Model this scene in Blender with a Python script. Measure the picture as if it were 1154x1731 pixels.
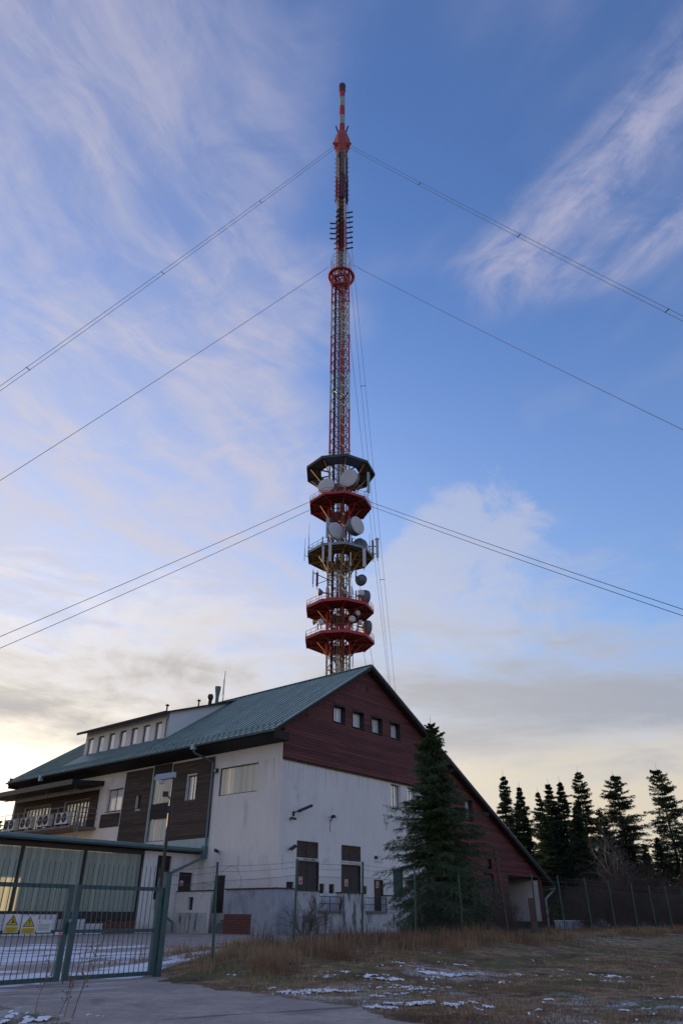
import bpy, math, random
import numpy as np
from mathutils import Vector, Matrix
R_ = math.radians
for o in list(bpy.data.objects): bpy.data.objects.remove(o)
SC = bpy.context.scene
COL = SC.collection

# ------------------------------------------------------------------ camera
EYE = 1.1
PITCH = math.atan(680 / 1178.); ROLL = math.atan(9 / 2040.)
cam_d = bpy.data.cameras.new('camera'); cam = bpy.data.objects.new('camera', cam_d); COL.objects.link(cam)
cam_d.sensor_fit = 'VERTICAL'; cam_d.sensor_height = 36.0; cam_d.sensor_width = 24.0
cam_d.lens = 36.0 * 1178 / 1731; cam_d.clip_end = 6000; cam_d.clip_start = 0.1
_f = Vector((0, math.cos(PITCH), math.sin(PITCH))); _u = Vector((0, -math.sin(PITCH), math.cos(PITCH))); _r = Vector((1, 0, 0))
_cr = _r * math.cos(ROLL) + _u * math.sin(ROLL); _cu = _u * math.cos(ROLL) - _r * math.sin(ROLL)
m = Matrix((_cr, _cu, -_f)).transposed().to_4x4(); m.translation = (0, 0, EYE)
cam.matrix_world = m
SC.camera = cam

# ------------------------------------------------------------------ sun, sky, exposure
SUN_AZ, SUN_EL = R_(-36), R_(3.2)          # azimuth from +Y towards +X
sun_dir = Vector((math.sin(SUN_AZ) * math.cos(SUN_EL), math.cos(SUN_AZ) * math.cos(SUN_EL), math.sin(SUN_EL)))
sd = bpy.data.lights.new('sun', 'SUN'); sd.energy = 2.2; sd.angle = R_(0.6); sd.color = (1.0, 0.62, 0.30)
sun = bpy.data.objects.new('sun', sd); COL.objects.link(sun)
sun.rotation_euler = (-sun_dir).to_track_quat('-Z', 'Y').to_euler()
SC.render.engine = 'CYCLES'
SC.cycles.use_denoising = True
SC.cycles.max_bounces = 6; SC.cycles.transparent_max_bounces = 12
SC.view_settings.view_transform = 'Standard'; SC.view_settings.look = 'None'
SC.view_settings.exposure = 1.0; SC.view_settings.gamma = 1.0; SC.view_settings.use_curve_mapping = False

class NT:
    """tiny node-tree writer"""
    def __init__(s, nt): s.nt = nt; s.n = nt.nodes; s.l = nt.links
    def put(s, sock, v):
        if hasattr(v, 'is_linked'): s.l.new(v, sock)
        elif v is not None:
            try: sock.default_value = v
            except Exception: sock.default_value = (*v, 1.0)
    def node(s, typ, **kw):
        n = s.n.new(typ)
        for k, v in kw.items(): setattr(n, k, v)
        return n
    def math(s, op, a, b=None, c=None, clamp=False):
        n = s.node('ShaderNodeMath', operation=op, use_clamp=clamp)
        for i, v in enumerate((a, b, c)):
            if v is not None: s.put(n.inputs[i], v)
        return n.outputs[0]
    def ramp(s, v, lo, hi, a=0.0, b=1.0, smooth=True):
        n = s.node('ShaderNodeMapRange', interpolation_type='SMOOTHSTEP' if smooth else 'LINEAR')
        for i, x in enumerate((v, lo, hi, a, b)): s.put(n.inputs[i], x)
        return n.outputs[0]
    def mix(s, f, a, b, mode='MIX'):
        n = s.node('ShaderNodeMix', data_type='RGBA', blend_type=mode)
        s.put(n.inputs[0], f); s.put(n.inputs[6], a); s.put(n.inputs[7], b)
        return n.outputs[2]
    def noise(s, vec, scale, detail=4, rough=.55, dist=0.0, lac=2.0):
        n = s.node('ShaderNodeTexNoise')
        if vec is not None: s.l.new(vec, n.inputs['Vector'])
        n.inputs['Scale'].default_value = scale; n.inputs['Detail'].default_value = detail
        n.inputs['Roughness'].default_value = rough; n.inputs['Distortion'].default_value = dist
        n.inputs['Lacunarity'].default_value = lac
        return n.outputs['Fac']
    def mapping(s, vec, loc=(0, 0, 0), rot=(0, 0, 0), scale=(1, 1, 1)):
        n = s.node('ShaderNodeMapping'); s.l.new(vec, n.inputs[0])
        n.inputs[1].default_value = loc; n.inputs[2].default_value = rot; n.inputs[3].default_value = scale
        return n.outputs[0]
    def xyz(s, vec):
        n = s.node('ShaderNodeSeparateXYZ'); s.l.new(vec, n.inputs[0]); return n.outputs
    def comb(s, x, y, z=0.0):
        n = s.node('ShaderNodeCombineXYZ')
        for i, v in enumerate((x, y, z)): s.put(n.inputs[i], v)
        return n.outputs[0]

def build_world():
    w = bpy.data.worlds.new('World'); SC.world = w; w.use_nodes = True
    T = NT(w.node_tree); T.n.clear()
    out = T.node('ShaderNodeOutputWorld'); bg = T.node('ShaderNodeBackground'); T.l.new(bg.outputs[0], out.inputs[0])
    bg.inputs[1].default_value = 0.15
    sky = T.node('ShaderNodeTexSky', sky_type='NISHITA', sun_disc=False, sun_elevation=R_(6.0), sun_rotation=SUN_AZ,
                 altitude=700, air_density=1.0, dust_density=0.6, ozone_density=2.2)
    tc = T.node('ShaderNodeTexCoord'); d = tc.outputs['Generated']
    x, y, z = T.xyz(d)
    sn = T.node('ShaderNodeVectorMath', operation='DOT_PRODUCT'); T.l.new(d, sn.inputs[0]); sn.inputs[1].default_value = sun_dir
    sdot = sn.outputs['Value']
    near = T.ramp(sdot, 0.35, 1.0)                       # closeness to the sun
    zz = T.math('MAXIMUM', z, 0.03)
    u = T.math('DIVIDE', x, zz); v = T.math('DIVIDE', y, zz)
    p = T.comb(u, v, 0.0)
    low = T.ramp(z, 0.0, 0.80, 1.0, 0.0, False)
    def fibres(q, ang, sx, sy, loc, det=7, rough=.6, dist=.25):
        return T.noise(T.mapping(T.mapping(q, (0, 0, 0), (0, 0, -R_(ang))), loc, (0, 0, 0), (sx, sy, 1)), 1.0, det, rough, dist)
    warp = T.noise(T.mapping(p, (3.1, 1.7, 0)), 1.6, 2, .5)
    warp2 = T.noise(T.mapping(p, (8.1, 4.7, 0)), 1.6, 2, .5)
    pw = T.node('ShaderNodeVectorMath', operation='ADD'); T.l.new(p, pw.inputs[0])
    T.l.new(T.comb(T.math('MULTIPLY', T.math('SUBTRACT', warp, .5), .35), T.math('MULTIPLY', T.math('SUBTRACT', warp2, .5), .35)), pw.inputs[1])
    pv = pw.outputs[0]
    fa = fibres(pv, 62, 2.0, 7.5, (0.4, 2.2, 0), 8, .60)
    fb = fibres(pv, 112, 2.0, 7.5, (5.4, 0.3, 0), 8, .60)
    side = T.ramp(u, -0.1, 0.15)
    fib = T.math('ADD', T.math('MULTIPLY', fa, T.math('SUBTRACT', 1.0, side)), T.math('MULTIPLY', fb, side))
    fleece = T.noise(pv, 8.0, 8, .62, .6)
    fib = T.math('ADD', T.math('MULTIPLY', fib, .60), T.math('MULTIPLY', fleece, .40))
    big = T.noise(T.mapping(p, (2.63, 0.45, 0)), 1.9, 3, .5, .2)
    left = T.ramp(u, 0.12, -0.30, -0.20, 0.20)            # the fleece is denser on the sun's side
    cir = T.math('MULTIPLY', T.ramp(T.math('ADD', big, left), .26, .62), T.ramp(fib, .36, .66))
    def plume(ax, ay, bx, by, wd, k):
        L = math.hypot(bx - ax, by - ay); ex, ey = (bx - ax) / L, (by - ay) / L
        q = T.node('ShaderNodeVectorMath', operation='SUBTRACT'); T.l.new(pv, q.inputs[0]); q.inputs[1].default_value = (ax, ay, 0)
        qx, qy, _ = T.xyz(q.outputs[0])
        al = T.math('ADD', T.math('MULTIPLY', qx, ex), T.math('MULTIPLY', qy, ey))
        ac = T.math('ABSOLUTE', T.math('ADD', T.math('MULTIPLY', qx, -ey), T.math('MULTIPLY', qy, ex)))
        m = T.math('MULTIPLY', T.ramp(ac, wd, 0.0), T.math('MULTIPLY', T.ramp(al, -.4 * L, .3 * L), T.ramp(al, L * 1.25, L * .8)))
        return T.math('MULTIPLY', T.math('MULTIPLY', m, T.ramp(fib, .38, .62)), k)
    pl = T.math('ADD', plume(.47, .40, .25, .90, .11, .85), plume(.66, .66, .30, .92, .09, .70))
    haze = T.math('MULTIPLY', T.ramp(T.math('ADD', big, left), .30, .75), .34)      # structureless veil round the fibres
    cir = T.math('MINIMUM', T.math('ADD', T.math('ADD', T.math('MULTIPLY', cir, .52), haze), pl), 0.88)
    # one puff of lit cloud right of the mast
    pd = T.node('ShaderNodeVectorMath', operation='DOT_PRODUCT'); T.l.new(d, pd.inputs[0])
    pd.inputs[1].default_value = (math.sin(R_(12)) * math.cos(R_(24)), math.cos(R_(12)) * math.cos(R_(24)), math.sin(R_(24)))
    pn = T.noise(T.mapping(d, (2.2, 0.6, 0.9), (0, 0, 0), (1, 1, 1.5)), 7.0, 9, .62, .5)
    puff = T.ramp(T.math('ADD', pn, T.ramp(pd.outputs['Value'], math.cos(R_(12)), 1.0, -.30, .16)), .46, .66)
    # lower banks: soft layered cloud over the horizon
    lb = T.noise(T.mapping(d, (1.3, 0.0, 0.2), (0, 0, 0), (2.6, 2.6, 7.0)), 1.0, 9, .62, .5)
    lb2 = T.noise(T.mapping(d, (4.3, 2.0, 1.2), (0, 0, 0), (5.0, 5.0, 24.0)), 1.0, 6, .58, .3)
    bank = T.math('ADD', T.math('MULTIPLY', lb, .66), T.math('MULTIPLY', lb2, .34))
    cover = T.ramp(z, 0.17, 0.50, 0.22, -0.15, False)
    bk = T.ramp(T.math('ADD', bank, cover), .46, .70)
    thick = T.ramp(T.math('ADD', bank, T.math('ADD', T.ramp(z, .12, .25, -.11, .07), T.ramp(z, .25, .42, 0.0, -.20))), .40, .68)
    # colours (radiance before the background strength)
    nears = T.math('POWER', T.ramp(sdot, 0.55, 1.0, smooth=False), 2.4)
    base = T.mix(1.0, sky.outputs[0], (SKYGAIN[0], SKYGAIN[1], SKYGAIN[2], 1), 'MULTIPLY')
    veil = T.math('MINIMUM', T.math('MULTIPLY', T.math('POWER', low, 1.45), T.math('ADD', .72, T.math('MULTIPLY', near, .75))), .95)
    vcol = T.mix(near, (1.12, 1.58, 2.08, 1), (2.36, 2.40, 2.42, 1))
    c = T.mix(veil, base, vcol)
    ccol = T.mix(near, (1.42, 1.44, 2.02, 1), (2.25, 2.14, 2.38, 1))
    c = T.mix(cir, c, ccol)
    c = T.mix(T.math('MULTIPLY', puff, .48), c, (2.05, 2.02, 2.25, 1))
    lowsun = T.ramp(z, .27, .15)                           # banks warm up only low down
    blit = T.mix(T.math('MULTIPLY', lowsun, .85), (1.80, 1.86, 2.15, 1), (2.55, 2.28, 1.80, 1))
    blit = T.mix(nears, blit, (5.6, 5.0, 4.0, 1))
    bdark = T.mix(near, (1.26, 1.32, 1.50, 1), (1.80, 1.68, 1.60, 1))
    bcol = T.mix(thick, blit, bdark)
    c = T.mix(T.math('MULTIPLY', bk, .90), c, bcol)
    hz = T.math('MULTIPLY', T.ramp(z, 0.215, 0.07, 0.0, 0.85), T.ramp(lb2, .64, .40, .15, 1.0))
    c = T.mix(hz, c, T.mix(nears, (2.7, 2.25, 1.62, 1), (7.5, 6.2, 4.2, 1)))
    T.l.new(c, bg.inputs[0])
SKYGAIN = (0.92, 0.97, 1.32)
build_world()

# ------------------------------------------------------------------ helpers
class MB:
    """collects faces; build() links them as ONE mesh object"""
    def __init__(s): s.v = []; s.f = []; s.sm = []
    def add(s, vs, fs, smooth=False):
        b = len(s.v); s.v += [tuple(v) for v in vs]; s.f += [tuple(b + i for i in f) for f in fs]; s.sm += [smooth] * len(fs)
        return s
    def box(s, x0, x1, y0, y1, z0, z1):
        return s.add([(x, y, z) for z in (z0, z1) for y in (y0, y1) for x in (x0, x1)],
                     [(0, 2, 3, 1), (4, 5, 7, 6), (0, 1, 5, 4), (2, 6, 7, 3), (0, 4, 6, 2), (1, 3, 7, 5)])
    def bar(s, p, q, w, h=None, up=(0, 0, 1)):
        h = h or w; p = Vector(p); q = Vector(q); d = (q - p).normalized(); up = Vector(up)
        if abs(d.dot(up)) > .98: up = Vector((1, 0, 0))
        a = d.cross(up).normalized() * w / 2; b = a.cross(d).normalized() * h / 2
        return s.add([p - a - b, p + a - b, p + a + b, p - a + b, q - a - b, q + a - b, q + a + b, q - a + b],
                     [(3, 2, 1, 0), (4, 5, 6, 7), (0, 1, 5, 4), (1, 2, 6, 5), (2, 3, 7, 6), (3, 0, 4, 7)])
    def tube(s, p, q, r0, r1=None, n=8, caps=True):
        r1 = r0 if r1 is None else r1; p = Vector(p); q = Vector(q); d = (q - p).normalized()
        up = Vector((0, 0, 1)) if abs(d.z) < .95 else Vector((1, 0, 0))
        a = d.cross(up).normalized(); b = a.cross(d)
        vs = []
        for c, r in ((p, r0), (q, r1)):
            vs += [c + (a * math.cos(2 * math.pi * k / n) + b * math.sin(2 * math.pi * k / n)) * r for k in range(n)]
        fs = [(k, (k + 1) % n, n + (k + 1) % n, n + k) for k in range(n)]
        s.add(vs, fs, True)
        if caps: s.add(vs, [tuple(range(n - 1, -1, -1)), tuple(range(n, 2 * n))])
        return s
    def path(s, pts, r, n=8):
        for a, b in zip(pts, pts[1:]): s.tube(a, b, r, r, n)
        return s
    def lathe(s, prof, n=20, axis='z', c=(0, 0, 0), smooth=True):
        vs = []
        for r, h in prof:
            for k in range(n):
                t = 2 * math.pi * k / n; x, y = r * math.cos(t), r * math.sin(t)
                vs.append({'z': (c[0] + x, c[1] + y, c[2] + h), 'y': (c[0] + x, c[1] + h, c[2] + y), 'x': (c[0] + h, c[1] + x, c[2] + y)}[axis])
        fs = [(i * n + k, i * n + (k + 1) % n, (i + 1) * n + (k + 1) % n, (i + 1) * n + k) for i in range(len(prof) - 1) for k in range(n)]
        return s.add(vs, fs, smooth)
    def prism(s, pts, off):
        """closed planar polygon pts (3D) extruded by vector off"""
        n = len(pts); off = Vector(off); vs = [Vector(p) for p in pts] + [Vector(p) + off for p in pts]
        return s.add(vs, [tuple(range(n - 1, -1, -1)), tuple(range(n, 2 * n))] + [(k, (k + 1) % n, n + (k + 1) % n, n + k) for k in range(n)])
    def mesh(s, name):
        me = bpy.data.meshes.new(name); me.from_pydata(s.v, [], s.f)
        if any(s.sm): me.polygons.foreach_set('use_smooth', s.sm)
        me.update(); return me
    def build(s, name, mat, parent=None, label=None, kind=None):
        me = s.mesh(name); me.materials.append(mat)
        return link(name, me, parent, label, kind)

def link(name, me, parent=None, label=None, kind=None):
    o = bpy.data.objects.new(name, me); COL.objects.link(o)
    if parent is not None: o.parent = parent
    if label: o['label'] = label
    if kind: o['kind'] = kind
    return o
def thing(name, label, cat, loc=(0, 0, 0), rz=0.0, group=None):
    o = bpy.data.objects.new(name, None); COL.objects.link(o); o.empty_display_size = .3
    o.location = loc; o.rotation_euler = (0, 0, rz); tag(o, label, cat, group); return o
def tag(o, label, cat, group=None):
    o['label'] = label; o['category'] = cat
    if group: o['group'] = group
    return o
def copy_tree(o, parent=None):
    c = o.copy(); COL.objects.link(c); c.parent = parent
    for ch in list(o.children): copy_tree(ch, c)
    return c
UNIT = {}
def piece(name, mat, parent, x0, x1, y0, y1, z0, z1):
    """a plank, pane or slab: the unit box of its material, scaled (shared mesh data)"""
    if mat.name not in UNIT:
        UNIT[mat.name] = MB().box(-.5, .5, -.5, .5, -.5, .5).mesh('piece_' + mat.name); UNIT[mat.name].materials.append(mat)
    o = link(name, UNIT[mat.name], parent)
    o.location = ((x0 + x1) / 2, (y0 + y1) / 2, (z0 + z1) / 2); o.scale = (x1 - x0, y1 - y0, z1 - z0)
    return o
def npmesh(name, verts, faces, mat, smooth=False):
    """mesh from numpy arrays, faces (n,3) or (n,4)"""
    me = bpy.data.meshes.new(name); nv, nf, k = len(verts), len(faces), faces.shape[1]
    me.vertices.add(nv); me.vertices.foreach_set('co', np.asarray(verts, np.float32).ravel())
    me.loops.add(nf * k); me.loops.foreach_set('vertex_index', np.asarray(faces, np.int32).ravel())
    me.polygons.add(nf); me.polygons.foreach_set('loop_start', np.arange(0, nf * k, k, dtype=np.int32))
    if smooth: me.polygons.foreach_set('use_smooth', np.ones(nf, bool))
    me.update(calc_edges=True); me.materials.append(mat); return me

# ------------------------------------------------------------------ materials
def mat(name, col, rough=.7, metal=0.0, var=0.0, vscale=3.0, rand=0.0, bump=0.0, bscale=40.0, spec=.5, stretch=(1, 1, 1), dirt=None, dscale=1.0, dlo=.5, dhi=.75, tran=0.0):
    m = bpy.data.materials.new(name); m.use_nodes = True; T = NT(m.node_tree)
    b = T.n['Principled BSDF']; b.inputs['Roughness'].default_value = rough; b.inputs['Metallic'].default_value = metal
    b.inputs['Specular IOR Level'].default_value = spec
    c = (*col, 1.0)
    tc = T.node('ShaderNodeTexCoord').outputs['Object']
    geo = T.node('ShaderNodeNewGeometry').outputs['Position']
    pos = T.mapping(geo, (0, 0, 0), (0, 0, -R_(50)))
    if var:
        n = T.noise(T.mapping(pos, (0, 0, 0), (0, 0, 0), stretch), vscale, 5, .6)
        k = T.ramp(n, .3, .7, 1 - var, 1 + var, False)
        c = T.mix(1.0, c, T.comb(k, k, k), 'MULTIPLY')
    if rand:
        r = T.node('ShaderNodeObjectInfo').outputs['Random']
        k = T.ramp(r, 0, 1, 1 - rand, 1 + rand, False)
        c = T.mix(1.0, c, T.comb(k, k, k), 'MULTIPLY')
    if dirt:
        n = T.noise(T.mapping(pos, (7, 3, 1), (0, 0, 0), stretch), dscale, 6, .65)
        c = T.mix(T.ramp(n, dlo, dhi), c, (*dirt, 1.0))
    T.put(b.inputs['Base Color'], c)
    if bump:
        bn = T.node('ShaderNodeBump'); bn.inputs['Strength'].default_value = bump; bn.inputs['Distance'].default_value = .02
        T.l.new(T.noise(T.mapping(pos, (0, 0, 0), (0, 0, 0), stretch), bscale, 4, .6), bn.inputs['Height']); T.l.new(bn.outputs[0], b.inputs['Normal'])
    if tran:
        t = T.node('ShaderNodeBsdfTranslucent'); T.put(t.inputs[0], c); mx = T.node('ShaderNodeMixShader'); mx.inputs[0].default_value = tran
        T.l.new(b.outputs[0], mx.inputs[1]); T.l.new(t.outputs[0], mx.inputs[2]); T.l.new(mx.outputs[0], T.n['Material Output'].inputs[0])
    return m
M = {}
M['plaster'] = mat('plaster', (.72, .69, .655), .9, var=.06, vscale=.7, bump=.25, bscale=60, dirt=(.50, .48, .46), dscale=.9, stretch=(1.0, 1.0, .5), dlo=.56, dhi=.80)
def add_streaks(m):
    T = NT(m.node_tree); b = T.n['Principled BSDF']; src = b.inputs['Base Color'].links[0].from_socket
    g = T.node('ShaderNodeNewGeometry').outputs['Position']; z = T.xyz(g)[2]; rot = T.mapping(g, (0, 0, 0), (0, 0, -R_(50)))
    n = T.noise(T.mapping(rot, (3, 1, 0), (0, 0, 0), (2.6, 2.6, .10)), 1.0, 6, .68)
    top = T.math('MAXIMUM', T.math('MULTIPLY', T.ramp(z, 8.4, 10.3), T.ramp(z, 10.50, 10.42)), T.math('MULTIPLY', T.math('MULTIPLY', T.ramp(z, 3.2, 4.3), T.ramp(z, 4.6, 4.35)), .8))
    st = T.math('MULTIPLY', T.math('MULTIPLY', T.ramp(n, .50, .66), top), .36)
    c = T.mix(st, src, (.16, .15, .15, 1))
    n2 = T.noise(rot, 1.7, 6, .65)
    sp = T.math('MULTIPLY', T.ramp(T.math('ADD', z, T.math('MULTIPLY', n2, 1.6)), 1.9, .7), .6)
    c = T.mix(sp, c, (.24, .22, .20, 1))
    n3 = T.noise(T.mapping(rot, (9, 2, 5)), .33, 3, .5)
    c = T.mix(T.math('MULTIPLY', T.ramp(n3, .55, .60), .07), c, (.40, .39, .40, 1))     # patched render
    T.l.new(c, b.inputs['Base Color'])
add_streaks(M['plaster'])
M['plaster_low'] = mat('stained_plaster', (.50, .50, .50), .92, var=.15, vscale=1.5, bump=.5, bscale=30, dirt=(.10, .10, .10), dscale=1.6, stretch=(1.6, 1.6, .45), dlo=.49, dhi=.64)
M['grey_render'] = mat('grey_render', (.36, .385, .43), .92, var=.15, vscale=1.5, bump=.4, bscale=30, dirt=(.22, .23, .25), dscale=1.2, stretch=(1.2, 1.2, .6), dlo=.5, dhi=.7)
M['concrete'] = mat('concrete', (.15, .15, .15), .9, var=.2, vscale=2, bump=.4, bscale=25, dirt=(.12, .12, .12), dscale=1.5)
M['red_board'] = mat('red_board', (.120, .030, .029), .75, var=.30, vscale=2.2, rand=.32, bump=.5, bscale=30, stretch=(.25, .25, 4), dirt=(.085, .025, .027), dscale=.8, dlo=.52, dhi=.75)
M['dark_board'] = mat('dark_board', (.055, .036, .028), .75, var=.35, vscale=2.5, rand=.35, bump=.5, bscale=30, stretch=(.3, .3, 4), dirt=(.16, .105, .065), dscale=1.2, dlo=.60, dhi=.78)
M['black_board'] = mat('soffit_board', (.022, .017, .016), .8, var=.2, rand=.2)
M['roof'] = mat('roof_metal', (.20, .275, .24), .40, metal=.0, var=.16, vscale=1.0, rand=.13, dirt=(.30, .37, .33), dscale=.45, dlo=.55, dhi=.75, bump=.08, bscale=8)
M['teal'] = mat('painted_sheet', (.095, .160, .168), .45, metal=.0, var=.12, vscale=2)
M['teal_pale'] = mat('pale_sheet', (.30, .42, .43), .5, metal=.0, var=.12, vscale=2)
M['gate'] = mat('gate_paint', (.028, .082, .092), .45, var=.2, vscale=6, dirt=(.05, .06, .055), dscale=5, dlo=.6, dhi=.75)
M['post'] = mat('fence_post_paint', (.022, .085, .062), .5, var=.2, vscale=6)
M['wire'] = mat('wire', (.06, .07, .07), .5, metal=.6)
M['dark_metal'] = mat('dark_metal', (.03, .032, .036), .5, metal=.4, var=.2, vscale=5)
M['grey_metal'] = mat('grey_metal', (.22, .24, .26), .45, metal=.5, var=.15, vscale=4)
M['white_metal'] = mat('white_metal', (.55, .56, .57), .5, var=.1, vscale=4)
M['brown_door'] = mat('door_paint', (.030, .020, .022), .6, var=.15, vscale=2)
M['green_door'] = mat('green_door_paint', (.03, .09, .085), .6, var=.15, vscale=2)
M['frame'] = mat('window_frame', (.020, .017, .018), .5)
M['brick'] = mat('brick', (.17, .060, .042), .9, var=.5, vscale=9, bump=.3)
M['mortar'] = mat('mortar', (.035, .032, .03), .95, var=.2)
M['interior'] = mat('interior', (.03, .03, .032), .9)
M['mast_red'] = mat('mast_red', (.46, .032, .030), .5, var=.2, vscale=3, dirt=(.24, .035, .03), dscale=2)
M['mast_orange'] = mat('mast_orange', (.34, .045, .024), .5, var=.15, vscale=2)
M['mast_white'] = mat('mast_white', (.48, .44, .37), .55, var=.2, vscale=3, dirt=(.25, .17, .08), dscale=2.5, dlo=.5, dhi=.7)
M['mast_yellow'] = mat('mast_yellow', (.42, .25, .06), .55, var=.2, vscale=3)
M['deck'] = mat('deck_steel', (.075, .074, .082), .6, metal=.3, var=.2)
M['red_deck'] = mat('deck_red_shaded', (.10, .013, .015), .6, var=.25)  # darker copy of the mast red, with the underside shade put into it
M['cable'] = mat('cable', (.02, .02, .025), .6)
M['shaft'] = mat('cable_shaft', (.20, .165, .14), .6, var=.25, vscale=4)
M['radome'] = mat('radome', (.55, .56, .57), .55, var=.08, vscale=1.2)
M['drum'] = mat('drum', (.12, .14, .17), .55, var=.12, vscale=1.5)
M['panel_white'] = mat('antenna_panel', (.50, .52, .53), .5, var=.06)
M['yellow'] = mat('sign_yellow', (.52, .38, .02), .5)
M['sign_white'] = mat('sign_white', (.62, .63, .64), .5, var=.06, vscale=8)
M['sign_red'] = mat('sign_red', (.55, .03, .06), .5)
M['sign_pink'] = mat('sign_pink', (.60, .10, .22), .5)
M['black'] = mat('print_black', (.012, .012, .012), .5)
M['bark'] = mat('bark', (.055, .040, .030), .9, var=.3, vscale=8, bump=.6, bscale=20)
M['twig'] = mat('bare_twig', (.10, .062, .050), .85, var=.3, vscale=6)
M['birch'] = mat('birch_bark', (.34, .30, .26), .8, var=.3, vscale=4, stretch=(1, 1, 4))
M['needle'] = mat('needle', (.036, .064, .030), .65, var=.55, vscale=.5, tran=.30, dirt=(.115, .070, .025), dscale=.16, dlo=.60, dhi=.66)
M['needle_near'] = mat('needle_young', (.058, .098, .038), .6, var=.55, vscale=2.2, tran=.22, dirt=(.105, .080, .038), dscale=1.6, dlo=.58, dhi=.70)
M['straw'] = mat('dry_grass', (.38, .265, .145), .85, var=.45, vscale=1.4, tran=.3)
M['straw_dark'] = mat('withered_grass', (.25, .155, .090), .85, var=.5, vscale=1.2, tran=.25)
M['stone'] = mat('stone', (.30, .30, .31), .9, var=.25, vscale=3, bump=.6, bscale=8)

def glass_mat():
    """clear pane with a pale blind close behind it"""
    m = bpy.data.materials.new('blind_behind_glass'); m.use_nodes = True; T = NT(m.node_tree); b = T.n['Principled BSDF']
    r = T.node('ShaderNodeObjectInfo').outputs['Random']; k = T.ramp(r, 0, 1, .55, 1.08, False)
    T.l.new(T.mix(1.0, (.82, .83, .86, 1), T.comb(k, k, k), 'MULTIPLY'), b.inputs['Base Color']); b.inputs['Roughness'].default_value = .6
    b.inputs['Coat Weight'].default_value = 1.0; b.inputs['Coat IOR'].default_value = 3.0; b.inputs['Coat Roughness'].default_value = .03
    return m
M['glass'] = glass_mat()
def uglass(name, col, tr):
    m = bpy.data.materials.new(name); m.use_nodes = True; T = NT(m.node_tree); b = T.n['Principled BSDF']
    r = T.node('ShaderNodeObjectInfo').outputs['Random']; k = T.ramp(r, 0, 1, .80, 1.15, False)
    c = T.mix(1.0, (*col, 1), T.comb(k, k, k), 'MULTIPLY')
    T.l.new(c, b.inputs['Base Color']); b.inputs['Roughness'].default_value = .25
    t = T.node('ShaderNodeBsdfTranslucent'); T.l.new(c, t.inputs[0])
    mx = T.node('ShaderNodeMixShader'); mx.inputs[0].default_value = tr
    T.l.new(b.outputs[0], mx.inputs[1]); T.l.new(t.outputs[0], mx.inputs[2]); T.l.new(mx.outputs[0], T.n['Material Output'].inputs[0])
    return m
M['uglass'] = uglass('profiled_glass', (.80, .80, .70), .30)
M['uglass_green'] = uglass('profiled_glass_green', (.56, .64, .54), .50)

# ------------------------------------------------------------------ the lie of the land
BC = Vector((-3.960, 49.843, 0.0)); BROT = R_(50)          # building corner; local x = along the gable, local y = along the eaves front
E2 = Vector((math.cos(BROT), math.sin(BROT), 0)); E1 = Vector((-math.sin(BROT), math.cos(BROT), 0))
def W(s, t, z=0.0): return BC + E2 * s + E1 * t + Vector((0, 0, z))
def sstep(a, b, x):
    k = np.clip((np.asarray(x, float) - a) / (b - a), 0, 1); return k * k * (3 - 2 * k)
def hgt(x, y):
    x = np.asarray(x, float); y = np.asarray(y, float)
    s = (x - BC.x) * E2.x + (y - BC.y) * E2.y; t = (x - BC.x) * E1.x + (y - BC.y) * E1.y
    h = -.11 - .30 * (1 - sstep(3, 14, y)) + .11 * sstep(20, 34, y)
    h = h + .42 * sstep(-25.0, -20.0, s) * np.exp(-((t + 20.4) / 4.0) ** 2) * (1 - sstep(30, 60, s))
    h = h + (.03 * np.sin(x * 1.7 + 1.1 * np.sin(y * .9)) + .025 * np.sin(y * 2.1 + x * .6)) * sstep(-24, -21, s) * (1 - sstep(-16, -12, t))
    return h
def H(x, y): return float(hgt(x, y))
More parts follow.
